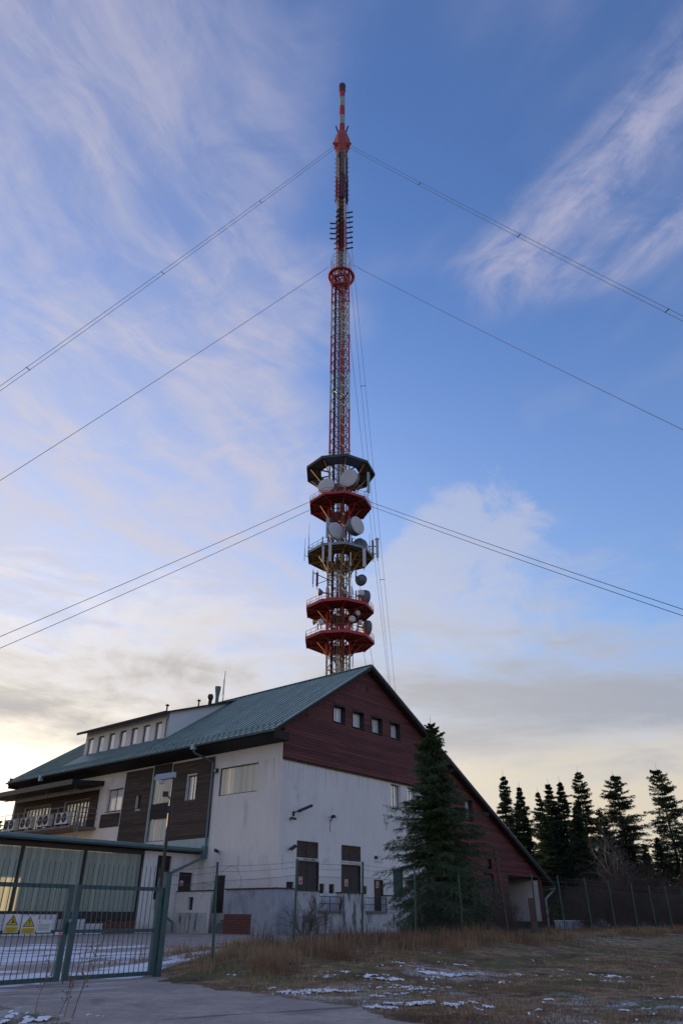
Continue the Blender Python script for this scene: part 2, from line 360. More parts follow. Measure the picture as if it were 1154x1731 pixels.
def ground_mats():
    def base(name):
        m = bpy.data.materials.new(name); m.use_nodes = True; T = NT(m.node_tree); b = T.n['Principled BSDF']
        b.inputs['Roughness'].default_value = .95; b.inputs['Specular IOR Level'].default_value = .2
        g = T.node('ShaderNodeNewGeometry').outputs['Position']; return m, T, b, g
    def patch(T, g, cx, cy, r):
        d = T.node('ShaderNodeVectorMath', operation='DISTANCE'); T.l.new(T.mapping(g, scale=(1, 1, 0)), d.inputs[0]); d.inputs[1].default_value = (cx, cy, 0)
        return T.ramp(d.outputs['Value'], r, r * .25)
    # meadow: earth, moss, dead grass, grit and the last snow
    m, T, b, g = base('meadow')
    n1 = T.noise(g, .55, 6, .62); n2 = T.noise(g, 3.5, 7, .7); n3 = T.noise(g, 26, 4, .7); n4 = T.noise(g, 90, 2, .6)
    c = T.mix(T.ramp(n2, .38, .62), (.16, .10, .065, 1), (.42, .28, .145, 1))
    c = T.mix(T.ramp(n1, .46, .60), c, (.13, .135, .055, 1))
    nb = T.noise(T.mapping(g, (5, 9, 0)), .9, 6, .65); c = T.mix(T.math('MULTIPLY', T.ramp(nb, .52, .62), .8), c, (.075, .050, .036, 1))
    c = T.mix(T.math('MULTIPLY', T.ramp(n1, .46, .30), T.ramp(n3, .40, .6)), c, (.30, .255, .22, 1))
    k = T.ramp(n3, .25, .75, .45, 1.5, False); c = T.mix(1.0, c, T.comb(k, k, k), 'MULTIPLY')
    reg = T.math('MAXIMUM', T.math('MAXIMUM', patch(T, g, .4, 14.5, 4.2), patch(T, g, 2.6, 18.5, 3.0)), T.math('MAXIMUM', patch(T, g, -4.6, 11.8, 2.6), T.math('MULTIPLY', patch(T, g, 9.5, 33, 6), .8)))
    reg = T.math('MAXIMUM', reg, T.math('MULTIPLY', patch(T, g, 4.4, 12.6, 4.5), .86))
    sn = T.math('ADD', T.noise(g, 1.1, 8, .70), T.math('ADD', T.math('MULTIPLY', T.math('SUBTRACT', n3, .5), .42), T.math('MULTIPLY', T.math('SUBTRACT', n4, .5), .36)))
    sn = T.ramp(T.math('ADD', sn, T.ramp(reg, 0, 1, -.25, .05, False)), .53, .60)
    c = T.mix(T.math('MULTIPLY', sn, .55), c, (.80, .80, .83, 1))
    T.l.new(c, b.inputs['Base Color'])
    bn = T.node('ShaderNodeBump'); bn.inputs['Strength'].default_value = .9; bn.inputs['Distance'].default_value = .06
    T.l.new(T.math('ADD', T.math('ADD', n2, T.math('MULTIPLY', n3, .8)), T.math('MULTIPLY', n4, .3)), bn.inputs['Height']); T.l.new(bn.outputs[0], b.inputs['Normal'])
    M['meadow'] = m
    # asphalt with cracks, damp patches and thin wind-blown snow
    for nm, snow in (('asphalt', 0), ('yard_asphalt', 1)):
        m, T, b, g = base(nm)
        n1 = T.noise(g, .8, 5, .6); n2 = T.noise(g, 60, 3, .7); n3 = T.noise(g, 6, 5, .65)
        c = T.mix(T.ramp(n1, .35, .65), (.30, .25, .22, 1), (.40, .335, .285, 1))
        k = T.ramp(n2, .2, .8, .65, 1.35, False); c = T.mix(1.0, c, T.comb(k, k, k), 'MULTIPLY')
        k = T.ramp(n3, .3, .7, .85, 1.15, False); c = T.mix(1.0, c, T.comb(k, k, k), 'MULTIPLY')
        rot = T.mapping(g, (0, 0, 0), (0, 0, R_(-28)))
        if snow:
            near = patch(T, g, -8.0, 22.0, 16.0)
            s = T.noise(T.mapping(rot, (2.3, 1.1, 0), (0, 0, 0), (.32, .62, 1)), 1.0, 6, .56, .35)
            f = T.ramp(T.math('ADD', s, T.ramp(near, 0, .7, -.22, .035, False)), .485, .545)
            c = T.mix(T.math('MULTIPLY', f, .93), c, (.74, .76, .82, 1))
        else:
            vo = T.node('ShaderNodeTexVoronoi', feature='DISTANCE_TO_EDGE'); wv = T.node('ShaderNodeVectorMath', operation='ADD'); T.l.new(g, wv.inputs[0])
            T.l.new(T.comb(T.math('MULTIPLY', n3, .5), T.math('MULTIPLY', n1, .9)), wv.inputs[1]); T.l.new(wv.outputs[0], vo.inputs['Vector']); vo.inputs['Scale'].default_value = .55
            c = T.mix(T.math('MULTIPLY', T.ramp(vo.outputs['Distance'], .010, .003), .32), c, (.05, .045, .042, 1))
            c = T.mix(T.math('MULTIPLY', T.ramp(T.noise(g, 34, 2, .5), .66, .70), .7), c, (.09, .075, .06, 1))
            s = T.noise(T.mapping(rot, (0, 0, 0), (0, 0, R_(12)), (.25, 2.6, 1)), 1.0, 5, .6, .3)
            c = T.mix(T.math('MULTIPLY', T.ramp(s, .60, .66), .65), c, (.07, .066, .066, 1))
            s = T.noise(T.mapping(rot, (4, 2, 0), (0, 0, 0), (.45, 3.2, 1)), 1.0, 6, .62, .4)
            near = patch(T, g, -6.2, 14.6, 5.0)
            c = T.mix(T.math('MULTIPLY', T.ramp(T.math('ADD', s, T.ramp(near, 0, .8, -.25, .0, False)), .53, .60), .75), c, (.62, .64, .70, 1))
        T.l.new(c, b.inputs['Base Color']); b.inputs['Roughness'].default_value = .85
        bn = T.node('ShaderNodeBump'); bn.inputs['Strength'].default_value = .5; bn.inputs['Distance'].default_value = .012
        T.l.new(n2, bn.inputs['Height']); T.l.new(bn.outputs[0], b.inputs['Normal']); M[nm] = m
ground_mats()
def sheet(name, xs, ys, fn, mt, label, kind='structure'):
    X, Y = np.meshgrid(xs, ys); P = fn(X, Y); nx, ny = len(xs), len(ys)
    i = np.arange(nx * ny).reshape(ny, nx)
    F = np.stack([i[:-1, :-1], i[:-1, 1:], i[1:, 1:], i[1:, :-1]], -1).reshape(-1, 4)
    o = link(name, npmesh(name, P.reshape(-1, 3), F, mt, True), None, label, kind); return o
xs = np.concatenate([[-3500, -1500, -700, -350, -180, -110, -75, -55], np.arange(-42, 52, .5), [60, 75, 100, 150, 250, 500, 1000, 3500]])
ys = np.concatenate([[-3500, -800, -200, -60, -20, -6], np.arange(0, 70, .5), [76, 84, 95, 110, 130, 180, 300, 600, 1500, 3500]])
sheet('ground', xs, ys, lambda X, Y: np.stack([X, Y, hgt(X, Y)], -1), M['meadow'], 'rough winter meadow of brown grass, bare earth and thin snow patches')
def spline(pts, k):
    pts = np.array(pts, float); n = len(pts) - 1; u = np.clip(k * n, 0, n - 1e-9); i = u.astype(int); f = u - i
    def g(j): return pts[np.clip(j, 0, n)]
    p0, p1, p2, p3 = g(i - 1), g(i), g(i + 1), g(i + 2); f = f[..., None]
    return .5 * (2 * p1 + (p2 - p0) * f + (2 * p0 - 5 * p1 + 4 * p2 - p3) * f ** 2 + (3 * p1 - p0 - 3 * p2 + p3) * f ** 3)
DR = [(-3.95, 18.3), (-3.0, 16.6), (-1.7, 15.0), (-.15, 13.3), (1.05, 11.4), (2.6, 8.8), (4.5, 5.0)]
DL = [(-11.0, 9.7), (-8.6, 11.9), (-6.6, 13.1), (-4.9, 12.6), (-3.5, 11.1), (-2.2, 8.6), (-.8, 5.0)]
def drive(U, V):
    a = spline(DL, V); b = spline(DR, V)
    wob = .22 * np.sin(V * 37) + .14 * np.sin(V * 91 + 2) + .1 * np.sin(V * 203)
    P = a + (b - a) * (U + wob * 0.1 * (U > .5) * U)[..., None]; z = hgt(P[..., 0], P[..., 1]) + .018 - .10 * ((U < .012) | (U > .988))
    return np.dstack([P, z])
sheet('driveway', np.linspace(0, 1, 40), np.linspace(0, 1, 70), drive, M['asphalt'], 'cracked grey asphalt driveway in front of the gate')
def yard(U, V):
    t = -20.55 + V * 28.6
    smax = -24.35 + 8 * sstep(-20.4, -16.5, t) + 30 * sstep(-17.5, -12.5, t)
    s = -62 + U * (smax + 62)
    x = BC.x + E2.x * s + E1.x * t; y = BC.y + E2.y * s + E1.y * t
    return np.dstack([x, y, hgt(x, y) + .022 - .10 * ((U > .995) | (V < .01))])
sheet('yard', np.linspace(0, 1, 130), np.linspace(0, 1, 60), yard, M['yard_asphalt'], 'asphalt yard streaked with wind blown snow behind the gate')

# ------------------------------------------------------------------ the transmitter building
B = thing('transmitter_building', 'large white plastered building with dark red boarded gable and green metal roof', 'building', tuple(BC), BROT)
def pt(pl, u, z, d):                                        # u along the wall, d into the wall
    return (u, pl[1] + d, z) if pl[0] == 'g' else (pl[1] + d, u, z)
G, FA, AN = ('g', 0.0), ('f', 0.0), ('g', 7.8)
def wall(name, mt, pl, u0, u1, z0, z1, holes=(), depth=.35, parent=B, label=None):
    us = sorted({u0, u1, *[h[0] for h in holes], *[h[1] for h in holes]}); zs = sorted({z0, z1, *[h[2] for h in holes], *[h[3] for h in holes]})
    mb = MB(); inh = lambda u, z: any(a < u < b and c < z < d for a, b, c, d in holes)
    for a, b in zip(us, us[1:]):
        for c, d in zip(zs, zs[1:]):
            if not inh((a + b) / 2, (c + d) / 2): mb.add([pt(pl, a, c, 0), pt(pl, b, c, 0), pt(pl, b, d, 0), pt(pl, a, d, 0)], [(0, 1, 2, 3)])
    for a, b, c, d in holes:
        for q in (((a, c), (b, c)), ((a, d), (b, d)), ((a, c), (a, d)), ((b, c), (b, d))):
            (ua, za), (ub, zb) = q
            mb.add([pt(pl, ua, za, 0), pt(pl, ub, zb, 0), pt(pl, ub, zb, depth), pt(pl, ua, za, depth)], [(0, 1, 2, 3)])
    return mb.build(name, mt, parent, label)
def pbox(mb, pl, u0, u1, z0, z1, d0, d1):
    if pl[0] == 'g': mb.box(u0, u1, pl[1] + d0, pl[1] + d1, z0, z1)
    else: mb.box(pl[1] + d0, pl[1] + d1, u0, u1, z0, z1)
    return mb
def ppiece(name, mt, par, pl, u0, u1, z0, z1, d0, d1):
    if pl[0] == 'g': return piece(name, mt, par, u0, u1, pl[1] + d0, pl[1] + d1, z0, z1)
    return piece(name, mt, par, pl[1] + d0, pl[1] + d1, u0, u1, z0, z1)
def window(pl, u0, u1, z0, z1, n=2, rec=.28, fr=.07, glass='glass', sill=True, liner=False, label=None):
    mb = MB()
    pbox(mb, pl, u0, u1, z0, z0 + fr, rec, rec + .06); pbox(mb, pl, u0, u1, z1 - fr, z1, rec, rec + .06)
    wd = (u1 - u0 - fr) / n
    for k in range(n + 1):
        a = u0 + k * wd; pbox(mb, pl, a, a + fr, z0 + fr, z1 - fr, rec, rec + .06)
    if liner:
        for a, b, c, d in ((u0 - .04, u0, z0, z1), (u1, u1 + .04, z0, z1), (u0 - .04, u1 + .04, z0 - .04, z0), (u0 - .04, u1 + .04, z1, z1 + .04)):
            pbox(mb, pl, a, b, c, d, -.10, rec + .08)
    o = mb.build('window', M['frame'], B, label)
    for k in range(n):
        a = u0 + k * wd + fr; ppiece('pane', M[glass], o, pl, a + .004, a + wd - fr - .004, z0 + fr + .004, z1 - fr - .004, rec + .02, rec + .04)
    if sill: ppiece('sill', M['dark_metal'], o, pl, u0 - .03, u1 + .03, z0 - .05, z0 - .005, -.07, rec)
    return o

# --- gable wall, lower half in plaster
doors = [(1.68, 3.92, 1.26, 4.16), (6.33, 8.45, 1.26, 4.14), (10.04, 11.10, 1.26, 3.30), (12.43, 13.62, 1.26, 4.08)]
louv = [(1.71, 3.82, 4.35, 5.36), (6.32, 8.47, 4.38, 5.38)]
vents = [(.84, 1.53, 2.47, 2.90), (4.05, 4.54, 2.30, 2.88), (5.02, 5.58, 2.32, 2.88), (8.64, 9.18, 2.36, 2.86)]
lowwin = [(12.45, 13.71, 8.42, 10.20), (14.72, 15.98, 8.42, 10.22)]
wall('gable_wall', M['plaster'], G, 0, 17.0, 0, 10.36, doors + louv + vents + lowwin, .35)
for h in lowwin: window(G, *h, n=2, rec=.26)
for k, (a, b, c, d) in enumerate(doors):
    mt = M['green_door'] if k == 3 else M['brown_door']; mb = MB()
    if k < 2:
        mid = (a + b) / 2
        dr = pbox(mb, G, a + .06, mid - .012, c, d - .06, .10, .15).build('door', mt, B)
        pbox(MB(), G, mid - .10, mid - .06, 2.2, 2.5, .06, .10).build('handle', M['grey_metal'], dr)
        for z in (1.6, 2.5, 3.4): pbox(MB(), G, a + .14, mid - .09, z - .35, z + .30, .085, .10).build('door_panel', mt, dr)
        dr = pbox(MB(), G, mid + .012, b - .06, c, d - .06, .10, .15).build('door', mt, B)
        for z in (1.6, 2.5, 3.4): pbox(MB(), G, mid + .09, b - .14, z - .35, z + .30, .085, .10).build('door_panel', mt, dr)
    else:
        dr = pbox(mb, G, a + .05, b - .05, c, d - .05, .10, .15).build('door', mt, B)
        pbox(MB(), G, a + .10, a + .16, 2.2, 2.36, .04, .10).build('handle', M['grey_metal'], dr)
        if k == 3:
            for j in range(7): u = a + .10 + j * .15; pbox(MB(), G, u, u + .06, c + .1, d - .1, .08, .10).build('rib', mt, dr)
    f = MB(); pbox(f, G, a - .01, a + .05, c, d, -.02, .2); pbox(f, G, b - .05, b + .01, c, d, -.02, .2); pbox(f, G, a + .05, b - .05, d - .05, d + .01, -.02, .2)
    f.build('door_frame', mt, B)
for a, b, c, d in louv:
    f = MB(); mid = (a + b) / 2
    for u0, u1 in ((a, a + .06), (mid - .03, mid + .03), (b - .06, b)): pbox(f, G, u0, u1, c, d, -.02, .16)
    pbox(f, G, a + .06, mid - .03, d - .05, d, -.02, .16); pbox(f, G, mid + .03, b - .06, d - .05, d, -.02, .16)
    pbox(f, G, a, b, c - .001, c + .04, .0, .15)
    lo = f.build('louvre', mat('louvre_frame', (.10, .055, .045), .7) if 'louvre_frame' not in bpy.data.materials else bpy.data.materials['louvre_frame'], B)
    bk = pbox(MB(), G, a, b, c, d, .24, .26).build('louvre_back', M['interior'], lo)
    for z in np.arange(c + .08, d - .06, .105):
        for u0, u1 in ((a + .06, mid - .03), (mid + .03, b - .06)):
            s_ = ppiece('slat', M['shaft'], lo, G, u0, u1, z, z + .022, .03, .13); s_.rotation_euler = (R_(-32), 0, 0)
    pbox(MB(), G, a - .05, b + .05, c - .14, c - .03, -.05, .1).build('lintel', M['plaster_low'], B)
for a, b, c, d in vents:
    v_ = pbox(MB(), G, a, b, c, d, .16, .2).build('vent_opening', M['interior'], B)
    for z in np.arange(c + .08, d - .04, .10): ppiece('slat', M['dark_metal'], v_, G, a + .01, b - .01, z, z + .02, .04, .12)

# --- boarded part of the gable: upper triangle and the whole right half
RZ = lambda s: 12.02 + (s + 1.5) * (19.05 - 12.02) / 10.95 if s < 9.45 else 19.05 - (s - 9.45) * (19.05 - 3.72) / 29.25
gwin = [(5.27, 6.63, 13.84, 15.09), (7.60, 8.98, 13.84, 15.09), (10.03, 11.42, 13.84, 15.09), (12.54, 13.90, 13.84, 15.09)]
rwin = [(23.6, 24.9, 8.55, 10.2), (26.85, 27.5, 4.90, 5.48), (26.0, 27.55, 1.4, 4.22)]
for h in gwin: window(G, *h, n=2, rec=.30, fr=.07, sill=False, liner=True)
window(G, *rwin[0], n=2, rec=.3, liner=True, sill=False); window(G, *rwin[1], n=1, rec=.2, fr=.05, liner=True, sill=False)
HOLE = (30.4, 36.35, 0.0, 4.08)
cl = MB()
prof = [(0, .6, 11.0), (9.45, .6, 18.7), (17.0, .6, 14.75), (17.0, .6, 10.0), (0, .6, 10.0)]
cl.add(prof, [(0, 1, 2, 3, 4)])
cl.add([(17.0, .6, 0), (17.0, .6, 14.75), (37.2, .6, 4.1), (37.2, .6, 4.08), (30.4, .6, 4.08), (30.4, .6, 0)], [(0, 1, 2, 3, 4, 5)])
cl.box(-.03, 17.0, -.11, -.02, 10.30, 10.37)               # drip ledge
cl.box(37.0, 37.2, -.04, .55, 0, 4.0)
cl.build('gable_cladding', M['dark_board'], B); CL = bpy.context.scene.objects['gable_cladding']
rnd = random.Random(4)
def rake_span(z0, z1):
    """horizontal extent of the boarding between two heights under the rakes (a hand's breadth shy of the roof)"""
    zz = z1 + .12
    lo = max(0.0, 9.45 - (19.05 - zz) * 10.95 / (19.05 - 12.02)); hi = min(37.2, 9.45 + (19.05 - zz) * 29.25 / (19.05 - 3.72))
    return lo, hi
STEP = .205
z = 0.62; row = 0
while z < 18.6:
    lo, hi = rake_span(z, z + STEP)
    if z < 10.3: lo = 17.0
    if hi - lo > .3:
        cuts = [(lo, hi)]
        for a, b, c, d in gwin + rwin + [HOLE]:
            if c - .05 < z + STEP and d + .05 > z:
                nc = []
                for p, q in cuts:
                    if b + .05 <= p or a - .05 >= q: nc.append((p, q)); continue
                    if a - .05 - p > .05: nc.append((p, a - .05))
                    if q - b - .05 > .05: nc.append((b + .05, q))
                cuts = nc
        for p, q in cuts:
            x = p
            while x < q - .01:
                e = min(q, x + rnd.uniform(5.0, 8.5))
                if q - e < 1.2: e = q
                b_ = piece('board', M['red_board'], CL, x + .004, e - .004, -.062 + rnd.uniform(-.004, .004), -.030, z + .004, z + STEP - .008)
                b_.rotation_euler = (R_(-3.5), 0, 0); x = e
    z += STEP; row += 1
pbox(MB(), G, 26.05, 27.5, 1.45, 4.18, .05, .1).build('shutter', M['dark_board'], B)
pbox(MB(), G, 9.35, 9.62, 17.05, 17.3, -.10, .2).build('vent_opening', M['interior'], B)
pbox(MB(), G, 2.2, 2.4, 13.6, 13.78, -.10, .2).build('vent_opening', M['interior'], B)
# open bay at the low end of the long roof slope
bay = MB(); bay.box(36.35, 36.6, .02, 6.0, 0, 4.08); bay.build('bay_wall', M['plaster'], B)
MB().box(30.1, 36.6, 6.0, 6.2, 0, 4.3).build('bay_wall', M['dark_board'], B)
MB().box(30.15, 30.4, .02, 6.0, 0, 4.3).build('bay_wall', M['dark_board'], B)
MB().box(30.4, 36.35, .62, 6.0, 4.08, 4.2).build('bay_ceiling', M['black_board'], B)
for a in (36.62, 36.92): piece('board', M['red_board'], CL, a, a + .28, -.07, -.03, .3, 3.95)
MB().box(30.2, 37.1, -.25, .0, 0, .58).build('bay_threshold', M['brown_door'], B)

# --- eaves front
fholes = [(2.35, 6.32, 8.45, 10.36), (8.92, 10.05, 8.45, 10.22), (12.05, 14.28, 5.80, 8.0), (12.05, 14.28, 8.0, 10.6), (15.55, 16.25, 8.35, 9.36), (18.26, 20.38, 8.40, 10.15),
          (23.0, 27.0, 7.3, 9.7), (29.2, 34.0, 7.3, 9.7)]
wall('eaves_wall', M['plaster'], FA, 0, 36.2, 0, 11.75, fholes, .35)
window(FA, *fholes[1], n=2, rec=.22); window(FA, *fholes[5], n=2, rec=.2); window(FA, *fholes[4], n=1, rec=.2, glass='interior')
window(FA, *fholes[6], n=7, rec=.18, fr=.22); window(FA, *fholes[7], n=8, rec=.18, fr=.22)
def uplank(mt, pl):
    key = 'u_' + mt + pl[0]
    if key not in UNIT:
        mb = MB()
        if pl[0] == 'g': mb.add([(-.5, .5, -.5), (-.5, -.5, -.5), (.5, -.5, -.5), (.5, .5, -.5), (-.5, .5, .5), (-.5, -.5, .5), (.5, -.5, .5), (.5, .5, .5)], [(0, 1, 5, 4), (1, 2, 6, 5), (2, 3, 7, 6)])
        else: mb.add([(.5, -.5, -.5), (-.5, -.5, -.5), (-.5, .5, -.5), (.5, .5, -.5), (.5, -.5, .5), (-.5, -.5, .5), (-.5, .5, .5), (.5, .5, .5)], [(0, 1, 5, 4), (1, 2, 6, 5), (2, 3, 7, 6)])
        UNIT[key] = mb.mesh(key); UNIT[key].materials.append(M[mt])
    return UNIT[key]
def planks(parent, pl, u0, u1, z0, z1, mt, w=.27, d0=.12):
    n = max(1, round((u1 - u0) / w)); w = (u1 - u0) / n
    for k in range(n):
        a = u0 + k * w; o = link('glass_plank', uplank(mt, pl), parent); dd = pl[1] + d0 + .03 + (.014 if k % 2 else 0); c_ = a + w / 2
        o.location = (c_, dd, (z0 + z1) / 2) if pl[0] == 'g' else (dd, c_, (z0 + z1) / 2)
        o.scale = (w - .016, .06, z1 - z0) if pl[0] == 'g' else (.06, w - .016, z1 - z0)
def frame_part(name, pl, u0, u1, z0, z1, mt, d0, d1, w=.08):
    mb = MB(); pbox(mb, pl, u0, u0 + w, z0, z1, d0, d1); pbox(mb, pl, u1 - w, u1, z0, z1, d0, d1)
    pbox(mb, pl, u0 + w, u1 - w, z0, z0 + w, d0, d1); pbox(mb, pl, u0 + w, u1 - w, z1 - w, z1, d0, d1); return mb.build(name, mt, B)
w_ = frame_part('glass_block_window', FA, 2.35, 6.32, 8.45, 10.36, M['dark_metal'], .08, .25, .06); planks(w_, FA, 2.42, 6.25, 8.52, 10.29, 'uglass', .30)
pbox(MB(), FA, 2.2, 6.5, 8.3, 10.5, .5, .55).build('window_back', M['plaster'], B)
pbox(MB(), FA, 11.9, 14.4, 5.6, 10.8, .5, .55).build('window_back', M['plaster'], B)
w_ = frame_part('stairwell_window', FA, 12.05, 14.28, 5.80, 10.6, M['teal'], .05, .25, .07)
planks(w_, FA, 12.13, 14.2, 5.88, 7.38, 'uglass', .26); planks(w_, FA, 12.13, 14.2, 8.55, 10.52, 'uglass', .26)
pbox(MB(), FA, 12.13, 14.2, 7.42, 8.5, .02, .2).build('spandrel', M['black_board'], w_)
pbox(MB(), FA, 12.05, 14.28, 10.62, 11.4, -.05, -.004).build('spandrel', M['black_board'], w_)
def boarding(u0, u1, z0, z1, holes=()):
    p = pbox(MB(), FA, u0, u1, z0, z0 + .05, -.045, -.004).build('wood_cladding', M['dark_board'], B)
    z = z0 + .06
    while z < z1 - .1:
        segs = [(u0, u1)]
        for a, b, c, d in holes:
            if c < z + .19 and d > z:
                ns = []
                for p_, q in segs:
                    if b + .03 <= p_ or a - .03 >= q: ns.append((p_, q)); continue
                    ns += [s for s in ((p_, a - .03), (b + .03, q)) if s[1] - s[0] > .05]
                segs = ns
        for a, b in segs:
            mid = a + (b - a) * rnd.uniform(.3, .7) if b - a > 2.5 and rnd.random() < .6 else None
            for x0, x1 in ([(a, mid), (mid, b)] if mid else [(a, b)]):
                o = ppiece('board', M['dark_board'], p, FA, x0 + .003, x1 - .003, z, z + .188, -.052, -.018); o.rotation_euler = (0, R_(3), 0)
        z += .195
boarding(6.95, 11.9, 5.78, 11.4, [fholes[1]])
boarding(14.4, 18.05, 5.4, 11.3, [fholes[4]])
boarding(18.2, 20.9, 7.2, 8.32)
boarding(21.7, 35.8, 7.32, 10.4, [fholes[6], fholes[7]])  # dark boards added behind the balcony to stand in for the canopy's shade
pbox(MB(), FA, 14.28, 14.40, 5.4, 11.3, -.06, .0).build('corner_trim', M['teal_pale'], B)
pbox(MB(), FA, 6.9, 12.0, 5.02, 5.74, -.06, -.004).build('flashing', M['teal_pale'], B)
MB().path([(-.05, 7.0, 11.3), (-.05, 7.0, 8.0)], .02, 6).build('conduit', M['grey_metal'], B)
# --- roof
s0, z0r, s1, z1r = -1.5, 12.02, 9.45, 19.05
TA, TB = -.62, 35.4
rf = MB(); rf.prism([(s0, TA, z0r), (s1, TA, z1r), (s1, TA, z1r - .36), (s0, TA, z0r - .26)], (0, TB - TA, 0))
rf.prism([(s1 + .001, TA, z1r), (38.7, TA, 3.72), (38.7, TA, 3.42), (s1 + .001, TA, z1r - .36)], (0, TB - TA, 0))
RF = rf.build('roof', M['black_board'], B)
LS = math.hypot(s1 - s0, z1r - z0r) + .06; ang = math.atan2(z1r - z0r, s1 - s0)
sh = MB().box(-.06, LS, 0, .575, .01, .025).box(-.06, LS, .565, .590, .024, .085).mesh('roof_sheet'); sh.materials.append(M['roof'])
nst = int((TB - TA) / .59)
for k in range(nst):
    o = link('roof_sheet', sh, RF); o.location = (s0, TA + k * (TB - TA) / nst, z0r + .008); o.rotation_euler = (0, -ang, 0)
LS2 = math.hypot(38.7 - s1, z1r - 3.72) + .06; ang2 = math.atan2(z1r - 3.72, 38.7 - s1)
sh2 = MB().box(.02, LS2, 0, 1.17, .01, .025).box(.02, LS2, 1.15, 1.18, .024, .07).mesh('long_roof_sheet'); sh2.materials.append(M['roof'])
for k in range(30):
    o = link('roof_sheet', sh2, RF); o.location = (s1, TA + k * (TB - TA) / 30, z1r + .008); o.rotation_euler = (0, ang2, 0)
MB().bar((s1, TA - .02, z1r + .06), (s1, TB, z1r + .06), .34, .05).build('ridge_cap', M['roof'], RF)
for (a, b, c, d, nm) in ((s0 - .03, z0r, s1, z1r, 'L'), (s1, z1r, 38.72, 3.72, 'R')):
    MB().prism([(a, TA - .05, b + .05), (c, TA - .05, d + .05), (c, TA - .05, d - .34), (a, TA - .05, b - .28)], (0, .046, 0)).build('bargeboard', M['black_board'], RF)
    MB().prism([(a, TA - .09, b + .075), (c, TA - .09, d + .075), (c, TA - .09, d - .03), (a, TA - .09, b - .03)], (0, .035, 0)).build('verge_trim', M['teal'] if nm == 'L' else M['grey_metal'], RF)
# soffit boards under the eaves
sf = MB()
for a, b in ((-1.50, -1.14), (-1.14, -.78), (-.78, -.42), (-.42, -.04)):
    za, zb = 11.73 - (a + 1.5) * .2, 11.73 - (b + 1.5) * .2
    sf.prism([(a, TA + .05, za), (b, TA + .05, zb), (b, TA + .05, zb + .14), (a, TA + .05, za + .14)], (0, TB - TA - .1, 0))
sf.build('soffit', M['black_board'], RF)
MB().box(-1.43, -.02, TB - .06, TB - .02, 11.45, 12.4).build('soffit_end', M['black_board'], RF)
MB().box(-1.43, -.02, TA + .03, TA + .08, 11.45, 12.0).build('soffit_end', M['black_board'], RF)
sg = MB()
for row_, dd in ((.35, 0), (.75, .29), (1.15, 0)):
    for k in range(int((TB - TA) / .59)):
        t_ = TA + .3 + dd + k * .59
        c_, s_ = math.cos(ang), math.sin(ang); x_ = s0 + row_ * c_; z_ = z0r + row_ * s_
        sg.box(x_ - .02, x_ + .02, t_ - .06, t_ + .06, z_ + .02, z_ + .14)
sg.build('snow_guards', M['teal'], RF, kind='stuff')
gt = MB(); n = 7
pr = [(s0 - .13 + .12 * math.cos(math.pi + math.pi * k / (n - 1)), 11.93 + .12 * math.sin(math.pi + math.pi * k / (n - 1))) for k in range(n)]
for (xa, za), (xb, zb) in zip(pr, pr[1:]): gt.add([(xa, TA - .02, za), (xb, TA - .02, zb), (xb, TB, zb), (xa, TB, za)], [(0, 1, 2, 3)], True)
for tt in (TA - .02, TB): gt.add([(x, tt, z) for x, z in pr], [tuple(range(n))])
GT = gt.build('gutter', M['teal'], B)
def downpipe(pts, r=.075, name='downpipe', mt='teal'):
    o = MB().path(pts, r, 10).build(name, M[mt], B)
    return o
MB().box(-1.78, -1.50, 7.5, 7.85, 11.62, 11.98).build('outlet_box', M['teal_pale'], GT)
MB().box(-1.78, -1.50, 28.9, 29.25, 11.5, 11.98).build('outlet_box', M['teal_pale'], GT)
dp = downpipe([(-1.62, 7.67, 11.7), (-1.55, 7.6, 11.4), (-.14, 7.05, 10.85), (-.14, 7.05, 5.2)])
MB().box(-.34, -.01, 6.9, 7.25, 4.45, 5.2).build('hopper', M['teal'], dp)
downpipe([(-.2, 7.1, 4.5), (-3.35, 7.66, 3.1), (-3.35, 7.66, 1.4), (-2.2, 7.2, .6), (-2.2, 7.2, .02)], .08)
MB().path([(38.85, -.45, 3.45), (38.8, -.45, 3.2), (37.4, -.2, 2.5), (37.4, -.2, .1)], .09, 10).build('downpipe', M['teal_pale'], B)
MB().box(38.62, 38.95, -.66, -.2, 3.3, 3.68).build('outlet_box', M['teal_pale'], B)
# --- shed dormer
DT0, DT1, DS = 15.35, 28.0, 1.55
dwin = [(16.27 + k * 1.735, 17.22 + k * 1.735, 14.02, 15.55) for k in range(7)]
dw = ('f', DS)
wall('dormer_wall', M['plaster'], dw, DT0, DT1, 13.6, 16.25, dwin, .25)
for h in dwin: window(dw, *h, n=1, rec=.16, fr=.11, sill=False)
for tt in (DT0, DT1): MB().add([(DS, tt, 13.9), (DS, tt, 16.3), (8.9, tt, 18.62), (8.9, tt, 18.6)], [(0, 1, 2, 3)]).build('dormer_cheek', M['plaster'], B)
dr_ = MB().prism([(.85, DT0 - .35, 16.08), (9.2, DT0 - .35, 18.83), (9.2, DT0 - .35, 18.68), (.85, DT0 - .35, 15.93)], (0, DT1 - DT0 + .8, 0)).build('dormer_roof', M['dark_metal'], B)
MB().bar((.80, DT0 - .4, 16.0), (.80, DT1 + .5, 16.0), .12, .2).build('fascia', M['black_board'], dr_)
MB().path([(1.5, 15.42, 15.8), (1.42, 15.5, 15.5), (1.42, 15.5, 14.1)], .06, 8).build('downpipe', M['teal'], B)
MB().prism([(-.5, DT0 - .1, 12.75), (1.62, DT0 - .1, 14.12), (1.62, DT0 - .1, 13.95), (-.5, DT0 - .1, 12.6)], (0, DT1 - DT0 + .2, 0)).build('dormer_apron', M['teal'], B)
